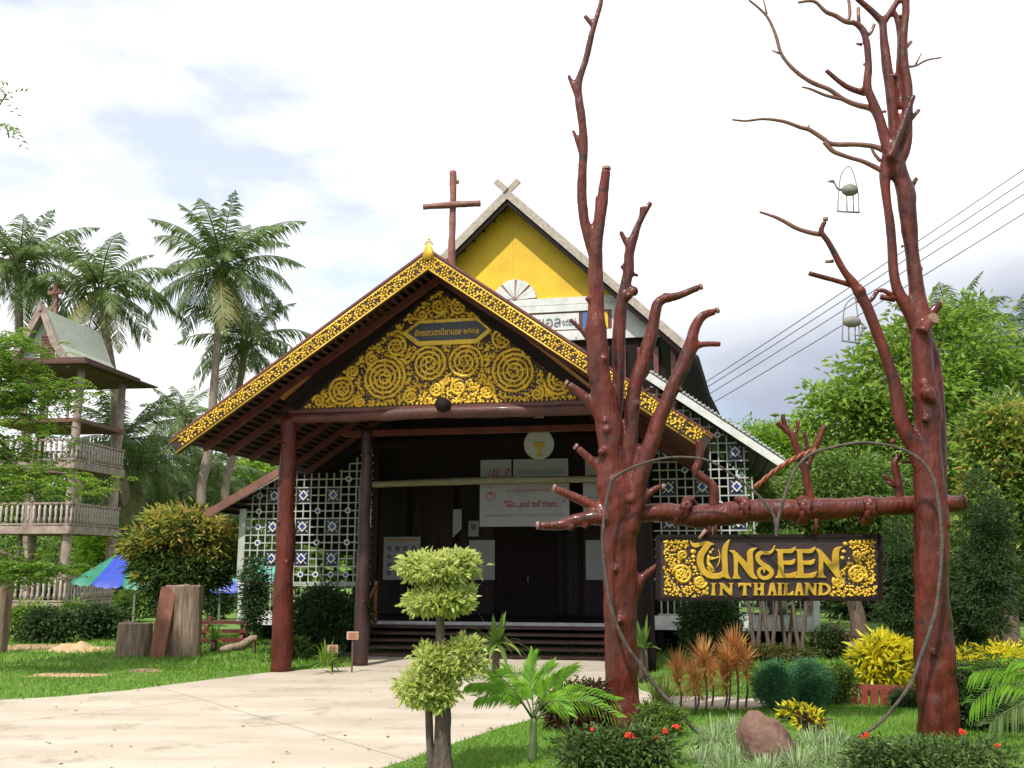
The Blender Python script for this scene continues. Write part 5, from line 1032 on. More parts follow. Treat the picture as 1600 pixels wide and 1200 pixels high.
vent = tp(MB().prism([(v0.x, v0.z), (v1_.x, v0.z), (v1_.x, v0.z+(vz-v0.z)*.7), ((v0.x+v1_.x)/2, vz), (v0.x, v0.z+(vz-v0.z)*.7)], -.10, -.05), 'vent', 'brownboard')
for k in range(9): z = v0.z+.06+k*(vz-v0.z)*.78/9; link('louvre', MB().box(((v0.x+v1_.x)/2, -.12, z), (v1_.x-v0.x-.04, .05, .06), Matrix.Rotation(.5, 3, 'X')).mesh('louvre', mat('pinkish_louvre', (.30, .15, .13), (.2, .09, .08), rough=.8)), vent)
c_ = P(86, 520, 36.5); tc_ = wthing('roof_cross', 'small faded red cross on the bell tower roof', 'cross', tuple(c_)); wb(MB().bar(P(86, 525, 36.5), P(87, 442, 36.5), .16, .16, (0, 1, 0)), 'post', M['pink'], tc_); wb(MB().bar(P(76, 458, 36.4), P(99, 456, 36.4), .14, .14), 'crossbar', M['pink'], tc_)
# ================================================================ VEGETATION
FRD = {}
def frond(L, el, droop, m, nl=50, lw=.058, ll=.62, seed=0):
    """one coconut frond along +X from the origin, mesh shared by several palms"""
    k = (L, round(el, 2), droop, m, seed)
    if k in FRD: return FRD[k]
    g = np.random.default_rng(seed+5); t = np.linspace(0, 1, 24); ang = el-droop*t**1.3; ds = L/23
    x = np.concatenate([[0], np.cumsum(np.cos(ang[:-1])*ds)]); z = np.concatenate([[0], np.cumsum(np.sin(ang[:-1])*ds)])
    V = []; Fc = []
    n = len(t)
    for i in range(n):
        r_ = .035*(1-.85*t[i])*L/3; V += [(x[i], r_, z[i]), (x[i], -r_, z[i]), (x[i], 0, z[i]-r_*1.2)]
    for i in range(n-1):
        a = 3*i
        for j in range(3): Fc += [[a+j, a+(j+1) % 3, a+3+(j+1) % 3], [a+j, a+3+(j+1) % 3, a+3+j]]
    for k_ in range(nl):
        f = .12+.88*k_/(nl-1); X = np.interp(f, t, x); Z = np.interp(f, t, z); A_ = np.interp(f, t, ang)
        l = L*.30*ll*1.5*math.sin(math.pi*min(1, .16+f*.84))**.7*(1 if f < .8 else 1-.4*(f-.8)/.2)*g.uniform(.65, 1.15)
        for s_ in (-1, 1):
            if g.random() < .12: continue
            d = Vector((math.cos(A_)*.62, s_*.80, math.sin(A_)*.62-.12)); d.normalize(); dr = g.uniform(.5, 1.3); wv = Vector((math.cos(A_), 0, math.sin(A_)))*lw*L/3*.5
            b = Vector((X, 0, Z)); m1 = b+d*l*.5-Vector((0, 0, dr*l*.12)); m2 = b+d*l*.92-Vector((0, 0, dr*l*.52)); i0 = len(V)
            V += [tuple(b+wv*.6), tuple(b-wv*.6), tuple(m1+wv), tuple(m1-wv), tuple(m2)]; Fc += [[i0, i0+1, i0+3], [i0, i0+3, i0+2], [i0+2, i0+3, i0+4]]
    me = fastmesh('frond', V, Fc, M[m]); FRD[k] = me; return me
def palm(label, cu, cv, Y_, base, L, n=24, tr=.16, m='l_palm', seed=0, ym=.15, lo=-.75, group='coconut palms beyond the church yard', nuts=True, name='coconut_palm'):
    c = P(cu, cv, Y_); b = P(base[0], base[1], Y_) if len(base) == 2 else Vector(base); b = Vector((b.x+(b.x-c.x)*(b.z)/max(.5, (c.z-b.z)) if len(base) == 2 else b.x, Y_, 0))
    r_ = wthing(name, label, 'palm tree', tuple(b), group); g = random.Random(seed)
    H = c.z; pts = []
    for i in range(10):
        f = i/9; q = b.lerp(c, f); q.x += math.sin(f*3.1)*.012*H*g.choice((-1, 1))*.6; pts.append((q.x, q.y, q.z, tr*(1.35-.55*f) if i else tr*1.7))
    mb = MB().tube(pts, n=10, sub=6, jit=.06, seed=seed); wb(mb, 'trunk', M['palmtrunk'], r_, True)
    o = Vector(OFF[r_.name]); az = g.uniform(0, 6)
    for k in range(n):
        f = k/(n-1); el = 1.35-f*(1.35-lo)+g.uniform(-.1, .1); dr = .6+.8*math.cos(min(1.4, abs(el-.3)))*g.uniform(.7, 1.15)
        el = round(el*5)/5; dr = round(dr*5)/5; mm = 'l_palmy' if (f > .8 and g.random() < ym*4) else m
        fr_ = link('frond', frond(L, el, dr, mm, seed=k % 6), r_, c-o); az += 2.399; fr_.rotation_euler = (g.uniform(-.25, .25), 0, az); s_ = g.uniform(.85, 1.22)*(.85 if el > 1 else 1); fr_.scale = (s_, s_, s_)
    mb = MB()
    for k in range(14): mb.tube([tuple(c+Vector((math.cos(k*2.4)*.1, math.sin(k*2.4)*.1, -.35)))+(.06,), tuple(c+Vector((math.cos(k*2.4)*.32, math.sin(k*2.4)*.32, .25)))+(.04,)], n=5)
    wb(mb, 'crown_shaft', M['l_palmy'], r_, True)
    if nuts:
        for k in range(6): q = c+Vector((g.uniform(-.35, .35), -.25+g.uniform(-.1, .1), g.uniform(-.45, -.15))); wb(MB().ball(tuple(q), (.13, .13, .16), 8, 6), 'coconut', mat('green_coconut', (.16, .22, .04)) if 'green_coconut' not in bpy.data.materials else bpy.data.materials['green_coconut'], r_, True)
    return r_
palm('tall pale-trunked coconut palm with full round crown just left of the porch roof', 347, 420, 40, (315, 790), 3.7, 30, .17, seed=1)
palm('second coconut palm close behind the tall one, crown hanging lower', 385, 535, 43, (352, 780), 3.2, 24, .17, seed=2)
palm('coconut palm rising just right of the bell tower roof', 158, 455, 38, (186, 700), 3.3, 28, .17, seed=3)
palm('dense coconut palm at the left edge behind the bell tower', 28, 412, 38, (40, 700), 3.2, 28, .17, seed=4)
palm('mid-height coconut palm filling the gap right of the tower balconies', 222, 735, 39, (214, 860), 2.7, 22, .14, seed=15, nuts=False)
palm('bushy low coconut palm directly behind the two tall pale trunks', 325, 735, 47, (330, 850), 3.0, 22, .14, seed=16, nuts=False)
palm('small distant coconut palm below the tall pair, between tower and porch', 285, 655, 52, (292, 760), 2.9, 22, .14, seed=5, nuts=False)
palm('low coconut palm with drooping fronds beside the tower balconies', 190, 690, 41, (180, 860), 3.3, 24, .15, seed=6, ym=.3, nuts=False)
palm('low yellowing palm far behind the orange-tipped mango tree', 318, 790, 44, (315, 850), 3.0, 20, .15, seed=7, ym=1, nuts=False)
palm('palm with yellow-green fronds behind the left end of the porch eave', 250, 770, 46, (255, 860), 3.0, 20, .15, 'l_palm', seed=8, ym=.8, nuts=False)
palm('coconut palm with upright fronds showing above the right-hand broadleaf tree', 1490, 515, 34, (1500, 800), 2.6, 22, .15, seed=9, lo=-.5, nuts=False)
palm('coconut palm at the right edge behind the broadleaf tree', 1622, 545, 32, (1640, 800), 2.7, 22, .15, seed=10, nuts=False)
palm('low pale palm in the shade behind the cross log, right of the church', 1200, 790, 24, (1205, 900), 1.7, 18, .09, 'l_palm', seed=11, nuts=False, group='low palms behind the sign')
palm('low arching palm behind the lattice veranda and the sign', 1262, 800, 26, (1262, 900), 1.7, 18, .09, 'l_palm', seed=12, nuts=False, group='low palms behind the sign')
# ---- trees (label, base px, crown lobes, clumps, leaves per clump, clump radius, leaf length, palette)
def gb(u, Y_): q = P(u, 900, Y_); return (q.x, Y_, 0)
tree('broadleaf_tree', 'large light-green broadleaf tree behind the right red trunk', 'tree', gb(1460, 24), [E(1400, 620, 24, 95, 80), E(1480, 560, 24.5, 85, 75), E(1330, 660, 23.5, 65, 55), E(1560, 640, 25, 90, 95), E(1420, 720, 24, 110, 80), E(1290, 618, 23.5, 22, 16), E(1345, 575, 24, 26, 20), E(1390, 540, 24, 30, 22), E(1440, 495, 24, 26, 20), E(1520, 490, 24.5, 34, 24), E(1585, 560, 24.5, 30, 26), E(1300, 700, 23.5, 34, 26)], 400, 44, .42, .22, 'l_bright', trunk=.25, limbs=26, shell=.3)
tree('broadleaf_tree', 'mid-green tree filling the gap under the light-green crown, right of the sign', 'tree', gb(1340, 21.5), [E(1300, 770, 21.5, 85, 70), E(1370, 790, 22, 80, 80), E(1240, 800, 22, 50, 60)], 430, 36, .35, .13, 'l_mid', trunk=.16)
tree('feathery_tree', 'yellow-green feathery tree beyond the lean-to roof on the right', 'tree', gb(1215, 34), [E(1200, 700, 34, 55, 42), E(1260, 690, 34, 45, 40), E(1235, 750, 34, 70, 45)], 420, 40, .4, .16, 'l_feather', trunk=.18)
tree('flowering_tree', 'green tree with hanging yellowish flower heads at the right edge', 'tree', gb(1570, 18), [E(1575, 700, 18, 60, 75), E(1600, 770, 18, 60, 70), E(1545, 780, 18, 45, 60)], 420, 36, .28, .15, None, trunk=.13, mats=[('l_mid', .5), ('l_bright', .3), ('l_mangonew', .2)])
tree('broadleaf_tree', 'shaded dark-green tree mass right of the red trunk, behind the yellow crotons', 'tree', gb(1570, 20), [E(1560, 860, 20, 90, 70), E(1500, 880, 20.5, 60, 70)], 330, 36, .32, .13, 'l_mid', trunk=.14)
for k, (u, v, Y_, ru, rv, lab) in enumerate(((1412, 905, 17, 32, 95, 'dark narrow columnar conifer just left of the right red trunk'), (1545, 860, 15.5, 38, 130, 'tall dark columnar conifer right of the right red trunk'), (1505, 940, 16.5, 26, 70, 'shorter dark columnar conifer beside the right red trunk'))):
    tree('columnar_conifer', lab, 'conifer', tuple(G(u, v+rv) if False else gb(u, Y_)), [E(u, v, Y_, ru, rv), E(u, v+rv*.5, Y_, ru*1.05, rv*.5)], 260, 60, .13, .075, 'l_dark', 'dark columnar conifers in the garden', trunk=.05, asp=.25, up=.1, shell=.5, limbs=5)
# far left and centre tree line
for u, v, Y_, ru, rv, m, lab in ((225, 780, 55, 70, 60, 'l_mid', 'distant green tree behind the low palms, right of the tower'), (320, 770, 58, 80, 50, 'l_mid', 'distant rounded tree behind the yellowing palm'), (400, 760, 56, 50, 50, 'l_feather', 'distant light-green tree just under the left porch eave'), (140, 820, 50, 60, 70, 'l_dark', 'dark distant tree seen through the tower storeys'), (50, 800, 52, 70, 80, 'l_mid', 'distant tree at the left edge behind the tower balconies'), (300, 850, 48, 110, 45, 'l_dark', 'low dark tree mass behind the mango tree'), (60, 880, 46, 90, 40, 'l_mid', 'low green tree behind the tower ground storey'), (190, 860, 44, 50, 40, 'l_feather', 'bright green low tree beside the tower base')):
    tree('background_tree', lab, 'tree', gb(u, Y_), [E(u, v, Y_, ru, rv), E(u-ru*.4, v+rv*.5, Y_+1, ru*.7, rv*.6), E(u+ru*.45, v+rv*.45, Y_+1, ru*.6, rv*.6)], 260, 34, .7, .32, m, 'distant trees beyond the palms', trunk=.25, limbs=10)
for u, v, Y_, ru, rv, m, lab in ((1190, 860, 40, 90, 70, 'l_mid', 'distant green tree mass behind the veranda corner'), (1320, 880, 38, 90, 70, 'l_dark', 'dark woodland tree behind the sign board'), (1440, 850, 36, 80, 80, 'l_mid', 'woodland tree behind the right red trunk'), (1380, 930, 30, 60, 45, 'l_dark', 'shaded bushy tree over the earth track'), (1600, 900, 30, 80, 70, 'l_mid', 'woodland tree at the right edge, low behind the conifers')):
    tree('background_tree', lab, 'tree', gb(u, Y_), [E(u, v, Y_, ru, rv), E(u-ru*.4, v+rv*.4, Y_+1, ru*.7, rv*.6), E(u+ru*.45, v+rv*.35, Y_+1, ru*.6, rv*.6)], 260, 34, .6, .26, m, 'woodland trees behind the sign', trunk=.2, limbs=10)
# woodland mass at the far horizon
pts, dirs, c_ = crown_pts([(x, 75+6*math.sin(x), 1.6+rnd.random()*1.4, 6, 4, 3.4+rnd.random()*2) for x in range(-75, 80, 7)], 1500, 26, 2.2, .4)
me = leafmesh('far_woodland', pts, dirs, M['l_mid'], 1.1, .6, .4); fw_ = link('far_woodland', me); fw_['kind'] = 'stuff'
# mango tree with orange young leaves
tree('mango_tree', 'round mango tree with orange-brown young leaves above the tall stump', 'tree', gb(285, 21), [E(285, 840, 21, 66, 42), E(238, 868, 20.8, 38, 38), E(338, 868, 21, 36, 40), E(288, 895, 21, 66, 36), E(262, 815, 21, 26, 18), E(312, 818, 21, 28, 20), E(220, 850, 20.9, 22, 20)], 520, 26, .20, .17, None, trunk=.11, asp=.3, up=.2, mats=[('l_mango', .62), ('l_mangonew', .38)], shell=.35, topy=True)
# feathery poinciana boughs at the left edge
M['l_fl'] = leafmat('flame_tree_leaf', [(.04, .11, .015), (.09, .20, .022), (.17, .32, .035), (.30, .42, .05)], .45)
def boughs(name, label, base, pths, npl, m='l_fl', L=.075, cr_=.16, cat='tree', br=.05):
    r_ = wthing(name, label, cat, base); o = np.array(base); C_ = []; D_ = []
    mbt = MB().tube([tuple(base)+(.12,), (base[0]+.1, base[1], base[2]+2.2, .10), (base[0], base[1], base[2]+4.2, .07)], n=8, sub=4, jit=.2); wb(mbt, 'trunk', M['bark'], r_, True)
    for pth in pths:
        wp_ = [Vector(base)+Vector((0, 0, pth[0][3]))]+[P(*q[:3]) for q in pth[1:]]
        wb(MB().tube([tuple(q)+(max(.006, br*(1-i/len(wp_))),) for i, q in enumerate(wp_)], n=6, sub=4), 'branch', M['bark'], r_, True)
        cs = np.array(catmull([tuple(q) for q in wp_], 10)); cs = cs[len(cs)//4:]
        i = rng.integers(0, len(cs), npl); q = cs[i]+rng.normal(size=(npl, 3))*np.array([cr_*1.6, cr_*1.6, cr_*.45])
        # each point a little pinnate spray
        k = 14; tdir = unit(rng.normal(size=(npl, 3))*np.array([1, 1, .25])); tt = np.linspace(-1, 1, k)[None, :, None]
        pp = q[:, None]+tdir[:, None]*tt*.16+np.array([0, 0, -.05])*tt**2; sd = unit(np.cross(tdir, [0, 0, 1.0])); sg__ = np.where(np.arange(k) % 2, 1, -1)[None, :, None]
        C_.append(pp.reshape(-1, 3)); D_.append((sd[:, None]*sg__+tdir[:, None]*.4+np.array([0, 0, -.2])).reshape(-1, 3))
    C_ = np.concatenate(C_); link('crown', leafmesh('crown', C_-o, np.concatenate(D_), M[m], L, .36, .9), r_); return r_
boughs('flame_tree', 'feathery bright-green flame tree reaching in from the left edge before the bell tower', (-9.3, 15, 0),
       [[(0, 0, 0, 3.6), (-40, 600, 15), (20, 585, 14.8), (70, 610, 14.6), (140, 605, 14.4)], [(0, 0, 0, 3.2), (-30, 640, 15), (40, 650, 14.8), (60, 690, 14.6)], [(0, 0, 0, 3.9), (-40, 540, 15), (15, 530, 14.8), (40, 545, 14.6)], [(0, 0, 0, 3.0), (-20, 700, 15), (40, 735, 14.6), (100, 740, 14.4), (135, 765, 14.3)], [(0, 0, 0, 3.0), (-30, 680, 15.3), (10, 700, 15.2), (30, 720, 15.1)],
        [(0, 0, 0, 1.6), (-30, 860, 15), (20, 870, 14.8), (50, 890, 14.7), (88, 880, 14.6)], [(0, 0, 0, 1.4), (-30, 890, 15), (20, 905, 14.8), (55, 880, 14.7)], [(0, 0, 0, 4.2), (-40, 620, 15.5), (10, 640, 15.5), (30, 600, 15.4)], [(0, 0, 0, 3.4), (-30, 620, 15), (50, 618, 14.8), (100, 622, 14.7)], [(0, 0, 0, 3.4), (-30, 580, 15), (0, 560, 14.8), (22, 575, 14.7)], [(0, 0, 0, 2.4), (-30, 740, 15), (20, 760, 14.8), (60, 770, 14.7)]], 120, L=.085, cr_=.17)
boughs('leafy_sprig', 'tip of a leafy branch hanging in at the upper left edge', (-10.5, 8.5, 0), [[(0, 0, 0, 4.0), (-90, 150, 7.5), (-12, 190, 7.4), (8, 196, 7.4), (14, 215, 7.4)]], 9, 'l_mid', .05, .03, br=.008)
# ---- shrubs
def bush(name, label, u, vb, ru, rv, m, n=3, per=60, L=.07, nc=None, group=None, cat='shrub', asp=.42, up=.5, cr_=.10, Yo=None, mats=None, flowers=None, k=1.0, nst=3):
    b = G(u, vb); Y_ = b.y if Yo is None else Yo; b = Vector((P(u, vb, Y_).x, Y_, 0)); es = []; hpx = rv
    for i in range(n):
        f = (i-(n-1)/2)/max(1, n-1) if n > 1 else 0
        es.append(E(u+f*ru*1.1, vb-hpx*1.0*rnd.uniform(.9, 1.05), Y_+rnd.uniform(-.1, .1)*px(ru, Y_), ru*(.62 if n > 1 else 1), hpx*rnd.uniform(.85, 1), k))
    if n > 2:
        for i in range(5): es.append(E(u+rnd.uniform(-1, 1)*ru*.85, vb-rv*rnd.uniform(1.1, 1.95), Y_+rnd.uniform(-.2, .1)*px(ru, Y_), ru*rnd.uniform(.14, .26), rv*rnd.uniform(.18, .34)))
    nc = nc or 90; es = es if n > 1 else [E(u, vb-rv*1.0, Y_, ru, rv*.95)]; r_ = tree(name, label, cat, tuple(b), es, nc, per, cr_, L, m, group, trunk=.02, limbs=8, asp=asp, up=up, shell=.4, mats=mats, nstem=nst)
    if flowers:
        for fu, fv, fr in flowers:
            q = P(fu, fv, Y_-px(ru, Y_)*.3) ; mb = MB()
            for j in range(16): mb.ball((q.x+rnd.gauss(0, .5)*px(fr, Y_), q.y+rnd.gauss(0, .5)*px(fr, Y_), q.z+rnd.gauss(0, .35)*px(fr, Y_)), px(fr, Y_)*.34, 5, 3)
            wb(mb, 'flower', M['flower'], r_)
    return r_
tuft_parts = []
# topiary
tb_ = G(688, 1216); Yt = tb_.y; tp_ = wthing('topiary_tree', 'yellow-green clipped topiary with four flat leaf pads on brown stems', 'topiary', tuple(tb_)); to = np.array(tb_)
wb(T(Yt, [(690, 1222, 16), (692, 1150, 13), (692, 1100, 12), (686, 1040, 9), (688, 1000, 7), (688, 950, 6), (688, 900, 5)], 12, 5, .15), 'trunk', M['topiarybark'], tp_, True)
wb(T(Yt, [(676, 1222, 7), (672, 1160, 6), (670, 1100, 5.5), (668, 1070, 5)], 9, 5, .15), 'stem', M['topiarybark'], tp_, True); wb(T(Yt, [(690, 1060, 6), (708, 1040, 5), (720, 1030, 4)], 8, 3, .15), 'stem', M['topiarybark'], tp_, True)
for es, n_ in (([E(686, 886, Yt, 52, 20, .9), E(662, 884, Yt, 28, 17, .9), E(714, 882, Yt, 26, 18, .9)], 150), ([E(688, 940, Yt, 45, 17, .9), E(662, 942, Yt, 24, 14, .9), E(712, 936, Yt, 24, 15)], 120), ([E(692, 1042, Yt+.02, 36, 20, .9), E(730, 1026, Yt, 24, 28, .9), E(680, 1030, Yt, 28, 18)], 110), ([E(665, 1080, Yt-.04, 34, 22, .9), E(655, 1068, Yt-.04, 26, 16, .9), E(690, 1086, Yt-.04, 20, 18)], 110)):
    pts, dirs, c_ = crown_pts(es, n_, 22, .045, .30, .7, low=-.75); link('leaf_pad', leafmesh('leaf_pad', pts-to, dirs+np.array([0, 0, .25]), M['l_topiary'], .060, .42, .6, fold=.3), tp_)
# young palm in the foreground
yp = G(832, 1192); YP = yp.y; r_ = wthing('young_palm', 'young bright-green palm with split fan-like fronds on the lawn edge', 'palm', tuple(yp)); yo = Vector(yp)
wb(T(YP, [(832, 1194, 6.5), (833, 1150, 5.5), (834, 1122, 5)], 9, 3, .1), 'trunk', M['stemgreen'], r_, True)
def pfrond(pts, wid, nl, m, r_, Y_, fan=.5, name='frond', lw=.026):
    """pinnate frond along pixel path (u,v,dY)"""
    C_ = np.array(catmull([tuple(P(u, v, Y_+d)) for u, v, d in pts], 8)); Vv = []; Fv = []; n = len(C_)
    wb(MB().tube([tuple(q)+(.009*(1-.8*i/n),) for i, q in enumerate(C_)], n=5), 'stalk', M['stemgreen'], r_)
    for k in range(nl):
        f = .30+.70*k/(nl-1); i = min(n-2, int(f*(n-1))); b = Vector(C_[i]).lerp(Vector(C_[i+1]), f*(n-1)-i); td = (Vector(C_[i+1])-Vector(C_[i])).normalized()
        side = td.cross(Vector((.1, -1, .25))).normalized()
        for s_ in (-1, 1):
            d = (side*s_*(1-fan*f)+td*(.55+fan*f*1.2)+Vector((0, rnd.uniform(-.25, .25), -.05))).normalized(); l = wid*(1-.35*abs(f-.55)*2)*rnd.uniform(.85, 1.1); w2 = td*lw*.5*(1 if abs(td.dot(d)) < .8 else .2)+side*lw*.3
            m1 = b+d*l*.5; m2 = b+d*l-Vector((0, 0, l*.22)); i0 = len(Vv); Vv += [tuple(b+w2*.4), tuple(b-w2*.4), tuple(m1+w2), tuple(m1-w2), tuple(m2)]; Fv += [[i0, i0+1, i0+3], [i0, i0+3, i0+2], [i0+2, i0+3, i0+4]]
    Vv = np.array(Vv)-np.array(OFF[r_.name]); return link(name, fastmesh(name, Vv, Fv, M[m]), r_)
for pts, wid, nl, fan in (([(834, 1125, 0), (832, 1090, 0), (828, 1060, .05), (832, 1028, .1)], .20, 22, .7), ([(835, 1125, 0), (848, 1090, -.05), (868, 1065, -.1), (893, 1045, -.15)], .19, 22, .7), ([(833, 1125, 0), (815, 1095, -.1), (790, 1065, -.2), (757, 1040, -.25)], .17, 24, .4), ([(833, 1125, 0), (805, 1085, 0), (770, 1068, 0), (735, 1068, 0)], .15, 24, .3),
                         ([(833, 1122, 0), (812, 1095, -.2), (785, 1082, -.3), (748, 1090, -.35)], .14, 20, .3), ([(836, 1125, 0), (865, 1095, .1), (905, 1082, .15), (962, 1095, .2)], .15, 22, .3), ([(836, 1125, 0), (868, 1105, -.1), (912, 1095, -.2), (965, 1120, -.25)], .14, 20, .3), ([(834, 1120, 0), (842, 1085, .1), (850, 1055, .2), (862, 1040, .25)], .16, 18, .6), ([(834, 1122, 0), (850, 1100, -.25), (870, 1095, -.35), (888, 1115, -.4)], .13, 18, .3), ([(833, 1120, 0), (822, 1090, .2), (805, 1055, .3), (790, 1045, .3)], .15, 18, .5)):
    pfrond(pts, wid, nl, 'l_youngpalm', r_, YP, fan, lw=.034 if fan > .45 else .022)
# palm fronds reaching in at the right edge
bq_ = G(1640, 1165); r_ = wthing('garden_palm', 'pale-green palm fronds reaching in at the right edge below the yellow crotons', 'palm', tuple(bq_)); wb(T(bq_.y, [(1640, 1168, 8), (1636, 1120, 7), (1634, 1090, 6)], 8, 2), 'trunk', M['stemgreen'], r_, True)
for pts in ([(1634, 1095, 0), (1600, 1075, 0), (1560, 1070, 0), (1520, 1098, 0)], [(1634, 1095, 0), (1600, 1055, .1), (1560, 1045, .1), (1522, 1050, .1)], [(1634, 1100, 0), (1600, 1100, -.2), (1575, 1110, -.3), (1548, 1130, -.3)], [(1634, 1090, 0), (1620, 1050, 0), (1600, 1030, 0), (1580, 1035, 0)]):
    pfrond(pts, .24, 20, 'l_palm' if pts[1][1] > 1080 else 'l_youngpalm', r_, bq_.y, .3, lw=.022)
# ixora and other low shrubs at the tree feet
bush('ixora_shrub', 'dark ixora shrub with red flower heads at the foot of the left trunk', 970, 1213, 84, 35, 'l_ixora', 5, 24, .058, 270, asp=.36, up=.25, cr_=.085, flowers=[(985, 1148, 7), (1040, 1142, 6), (1056, 1136, 5.5), (1027, 1152, 4.5), (925, 1140, 4)])
bush('ixora_shrub', 'dark ixora shrub before the right trunk with two small red flowers', 1455, 1222, 112, 30, 'l_ixora', 6, 24, .058, 300, asp=.36, up=.25, cr_=.085, flowers=[(1352, 1150, 5), (1503, 1143, 5), (1560, 1165, 3.5)])
bush('croton_shrub', 'dark red-leaved croton shrub between the young palm and the left trunk', 903, 1140, 40, 34, 'l_redc', 3, 30, .085, 100, asp=.3, up=.3, cr_=.08)
bush('leafy_shrub', 'olive-green small shrub with a yellow leaf beside the left trunk base', 930, 1130, 24, 24, 'l_olive', 2, 30, .06, 50, cr_=.06)
bush('leafy_shrub', 'small upright green shrub right of the left trunk below the cream sword leaves', 1030, 1150, 28, 26, 'l_mid', 2, 40, .04, 70, cr_=.06)
def drac(label, heads, name='dracaena', m='l_drac'):
    b = G(heads[0][0], heads[0][2]); r_ = wthing(name, label, 'dracaena', tuple(b), 'red dracaenas on the lawn'); o = np.array(b)
    for u, v, vb, h in heads:
        q = G(u, vb); Y_ = q.y; tpz = P(u+rnd.uniform(-3, 3), v+14, Y_); wb(MB().tube([tuple(q)+(.013,), tuple(q.lerp(tpz, .5)+Vector((.02, 0, 0)))+(.011,), tuple(tpz)+(.010,)], n=6, sub=3), 'stem', M['bark'], r_, True)
        t0_ = np.array(tpz)-o; h_ = px(h, Y_)
        pr = [blades('x', t0_+np.array([0, 0, .10]), 70, h_*1.35, .015, None, r0=.015, minel=.45, droop=.15), blades('x', t0_+np.array([0, 0, .04]), 60, h_*1.15, .016, None, r0=.02, minel=.05, droop=.4), blades('x', t0_-np.array([0, 0, .03]), 36, h_*.9, .016, None, r0=.02, minel=-.7, droop=.5)]
        V_, F_ = merge(pr); link('leaf_head', fastmesh('leaf_head', V_, F_, M[m]), r_)
    return r_
drac('tallest red dracaena, golden-centred heads, at the right of its row', [(1152, 1020, 1108, 36), (1137, 1032, 1110, 30), (1165, 1034, 1106, 28)])
drac('leftmost orange-red dracaena, two heads beside the cream sword leaves', [(1063, 1052, 1110, 33), (1085, 1058, 1118, 27)])
drac('middle dracaena with yellow-tipped upright head and two thin stems', [(1103, 1035, 1112, 35), (1112, 1048, 1104, 26)])
drac('slim dracaena with drooping brownish lower leaves, between middle and tallest', [(1132, 1058, 1108, 24), (1088, 1066, 1112, 20)])
b = G(1032, 1108); r_ = wthing('sword_leaf_plant', 'cream-striped upright sword-leaf plant right of the left trunk', 'plant', tuple(b)); V_, F_ = blades('x', (0, 0, 0), 46, .42, .035, None, minel=.85, droop=.2, r0=.07); link('leaves', fastmesh('leaves', V_, F_, M['l_strip']), r_)
bush('round_shrub', 'left rounded blue-green shrub of the touching pair beside the path', 1209, 1108, 24, 36, 'l_blue', 1, 90, .035, 170, 'rounded blue-green shrubs beside the path', cr_=.08, up=.2, asp=.3)
bush('round_shrub', 'right rounded blue-green shrub of the touching pair beside the path', 1265, 1106, 26, 37, 'l_blue', 1, 90, .035, 170, 'rounded blue-green shrubs beside the path', cr_=.08, up=.2, asp=.3)
bush('leafy_shrub', 'thin green shrub with reddish stems left of the red picket fence', 1305, 1100, 20, 34, 'l_mid', 2, 40, .05, 60, cr_=.08)
bush('croton_shrub', 'bright yellow croton shrub left of the right red trunk', 1392, 1084, 44, 40, None, 4, 18, .16, 260, asp=.26, up=.1, cr_=.12, mats=[('l_yellow', .88), ('l_ixora', .12)])
bush('croton_shrub', 'yellow croton tips above the dark clipped hedge at the right', 1510, 1045, 40, 14, None, 4, 12, .15, 60, asp=.2, up=.15, cr_=.12, mats=[('l_yellow', .75), ('l_ixora', .25)])
bush('croton_shrub', 'yellow croton at the right edge above the palm fronds', 1585, 1055, 36, 20, None, 3, 14, .16, 90, asp=.2, up=.15, cr_=.13, mats=[('l_yellow', .8), ('l_ixora', .2)])
bush('clipped_hedge', 'dark rounded hedge shrub right of the right red trunk', 1535, 1140, 52, 48, 'l_dark', 4, 80, .04, 260, cr_=.1)
bush('clipped_hedge', 'dark shrub under the yellow croton left of the right red trunk', 1424, 1106, 20, 12, 'l_dark', 3, 60, .04, 120, cr_=.08)
bush('croton_shrub', 'small yellow-topped croton behind the rock, left plant', 1240, 1128, 13, 12, None, 1, 14, .09, 40, asp=.35, up=.2, cr_=.05, mats=[('l_yellow', .5), ('l_ixora', .5)])
bush('croton_shrub', 'small dark-and-gold croton right of the rock', 1268, 1142, 14, 13, None, 1, 14, .09, 40, asp=.3, up=.2, cr_=.05, mats=[('l_yellow', .3), ('l_redc', .7)])
# pale grass tufts round the rock
for u, v, h, lab in ((1118, 1162, 58, 'pale striped grass tuft just below the lower end of the left vine'), (1150, 1188, 62, 'large pale grass tuft touching the left side of the boulder'), (1095, 1192, 50, 'pale grass tuft between the ixora shrub and the boulder'), (1195, 1212, 52, 'pale grass tuft in front of the boulder'), (1135, 1212, 60, 'pale grass tuft at the bottom edge left of the boulder'), (1245, 1202, 60, 'pale grass tuft touching the right side of the boulder'), (1292, 1192, 62, 'large pale grass tuft midway between boulder and right ixora shrub'), (1328, 1204, 52, 'pale grass tuft against the left end of the right ixora shrub'), (1270, 1165, 48, 'pale grass tuft behind the boulder, right of it, below the small crotons'), (1142, 1142, 38, 'smallest pale grass tuft behind the boulder on its left'), (1308, 1162, 44, 'pale grass tuft where the right vine meets the ground')):
    b = G(u, v); r_ = wthing('grass_tuft', lab, 'grass tuft', tuple(b), 'pale grass tufts around the rock'); V_, F_ = blades('x', (0, 0, -.01), 210, px(h, b.y)*1.0, .010, None, minel=.35, droop=1.0, r0=.12, seg=5); link('leaves', fastmesh('leaves', V_, F_, M['l_tuft']), r_)
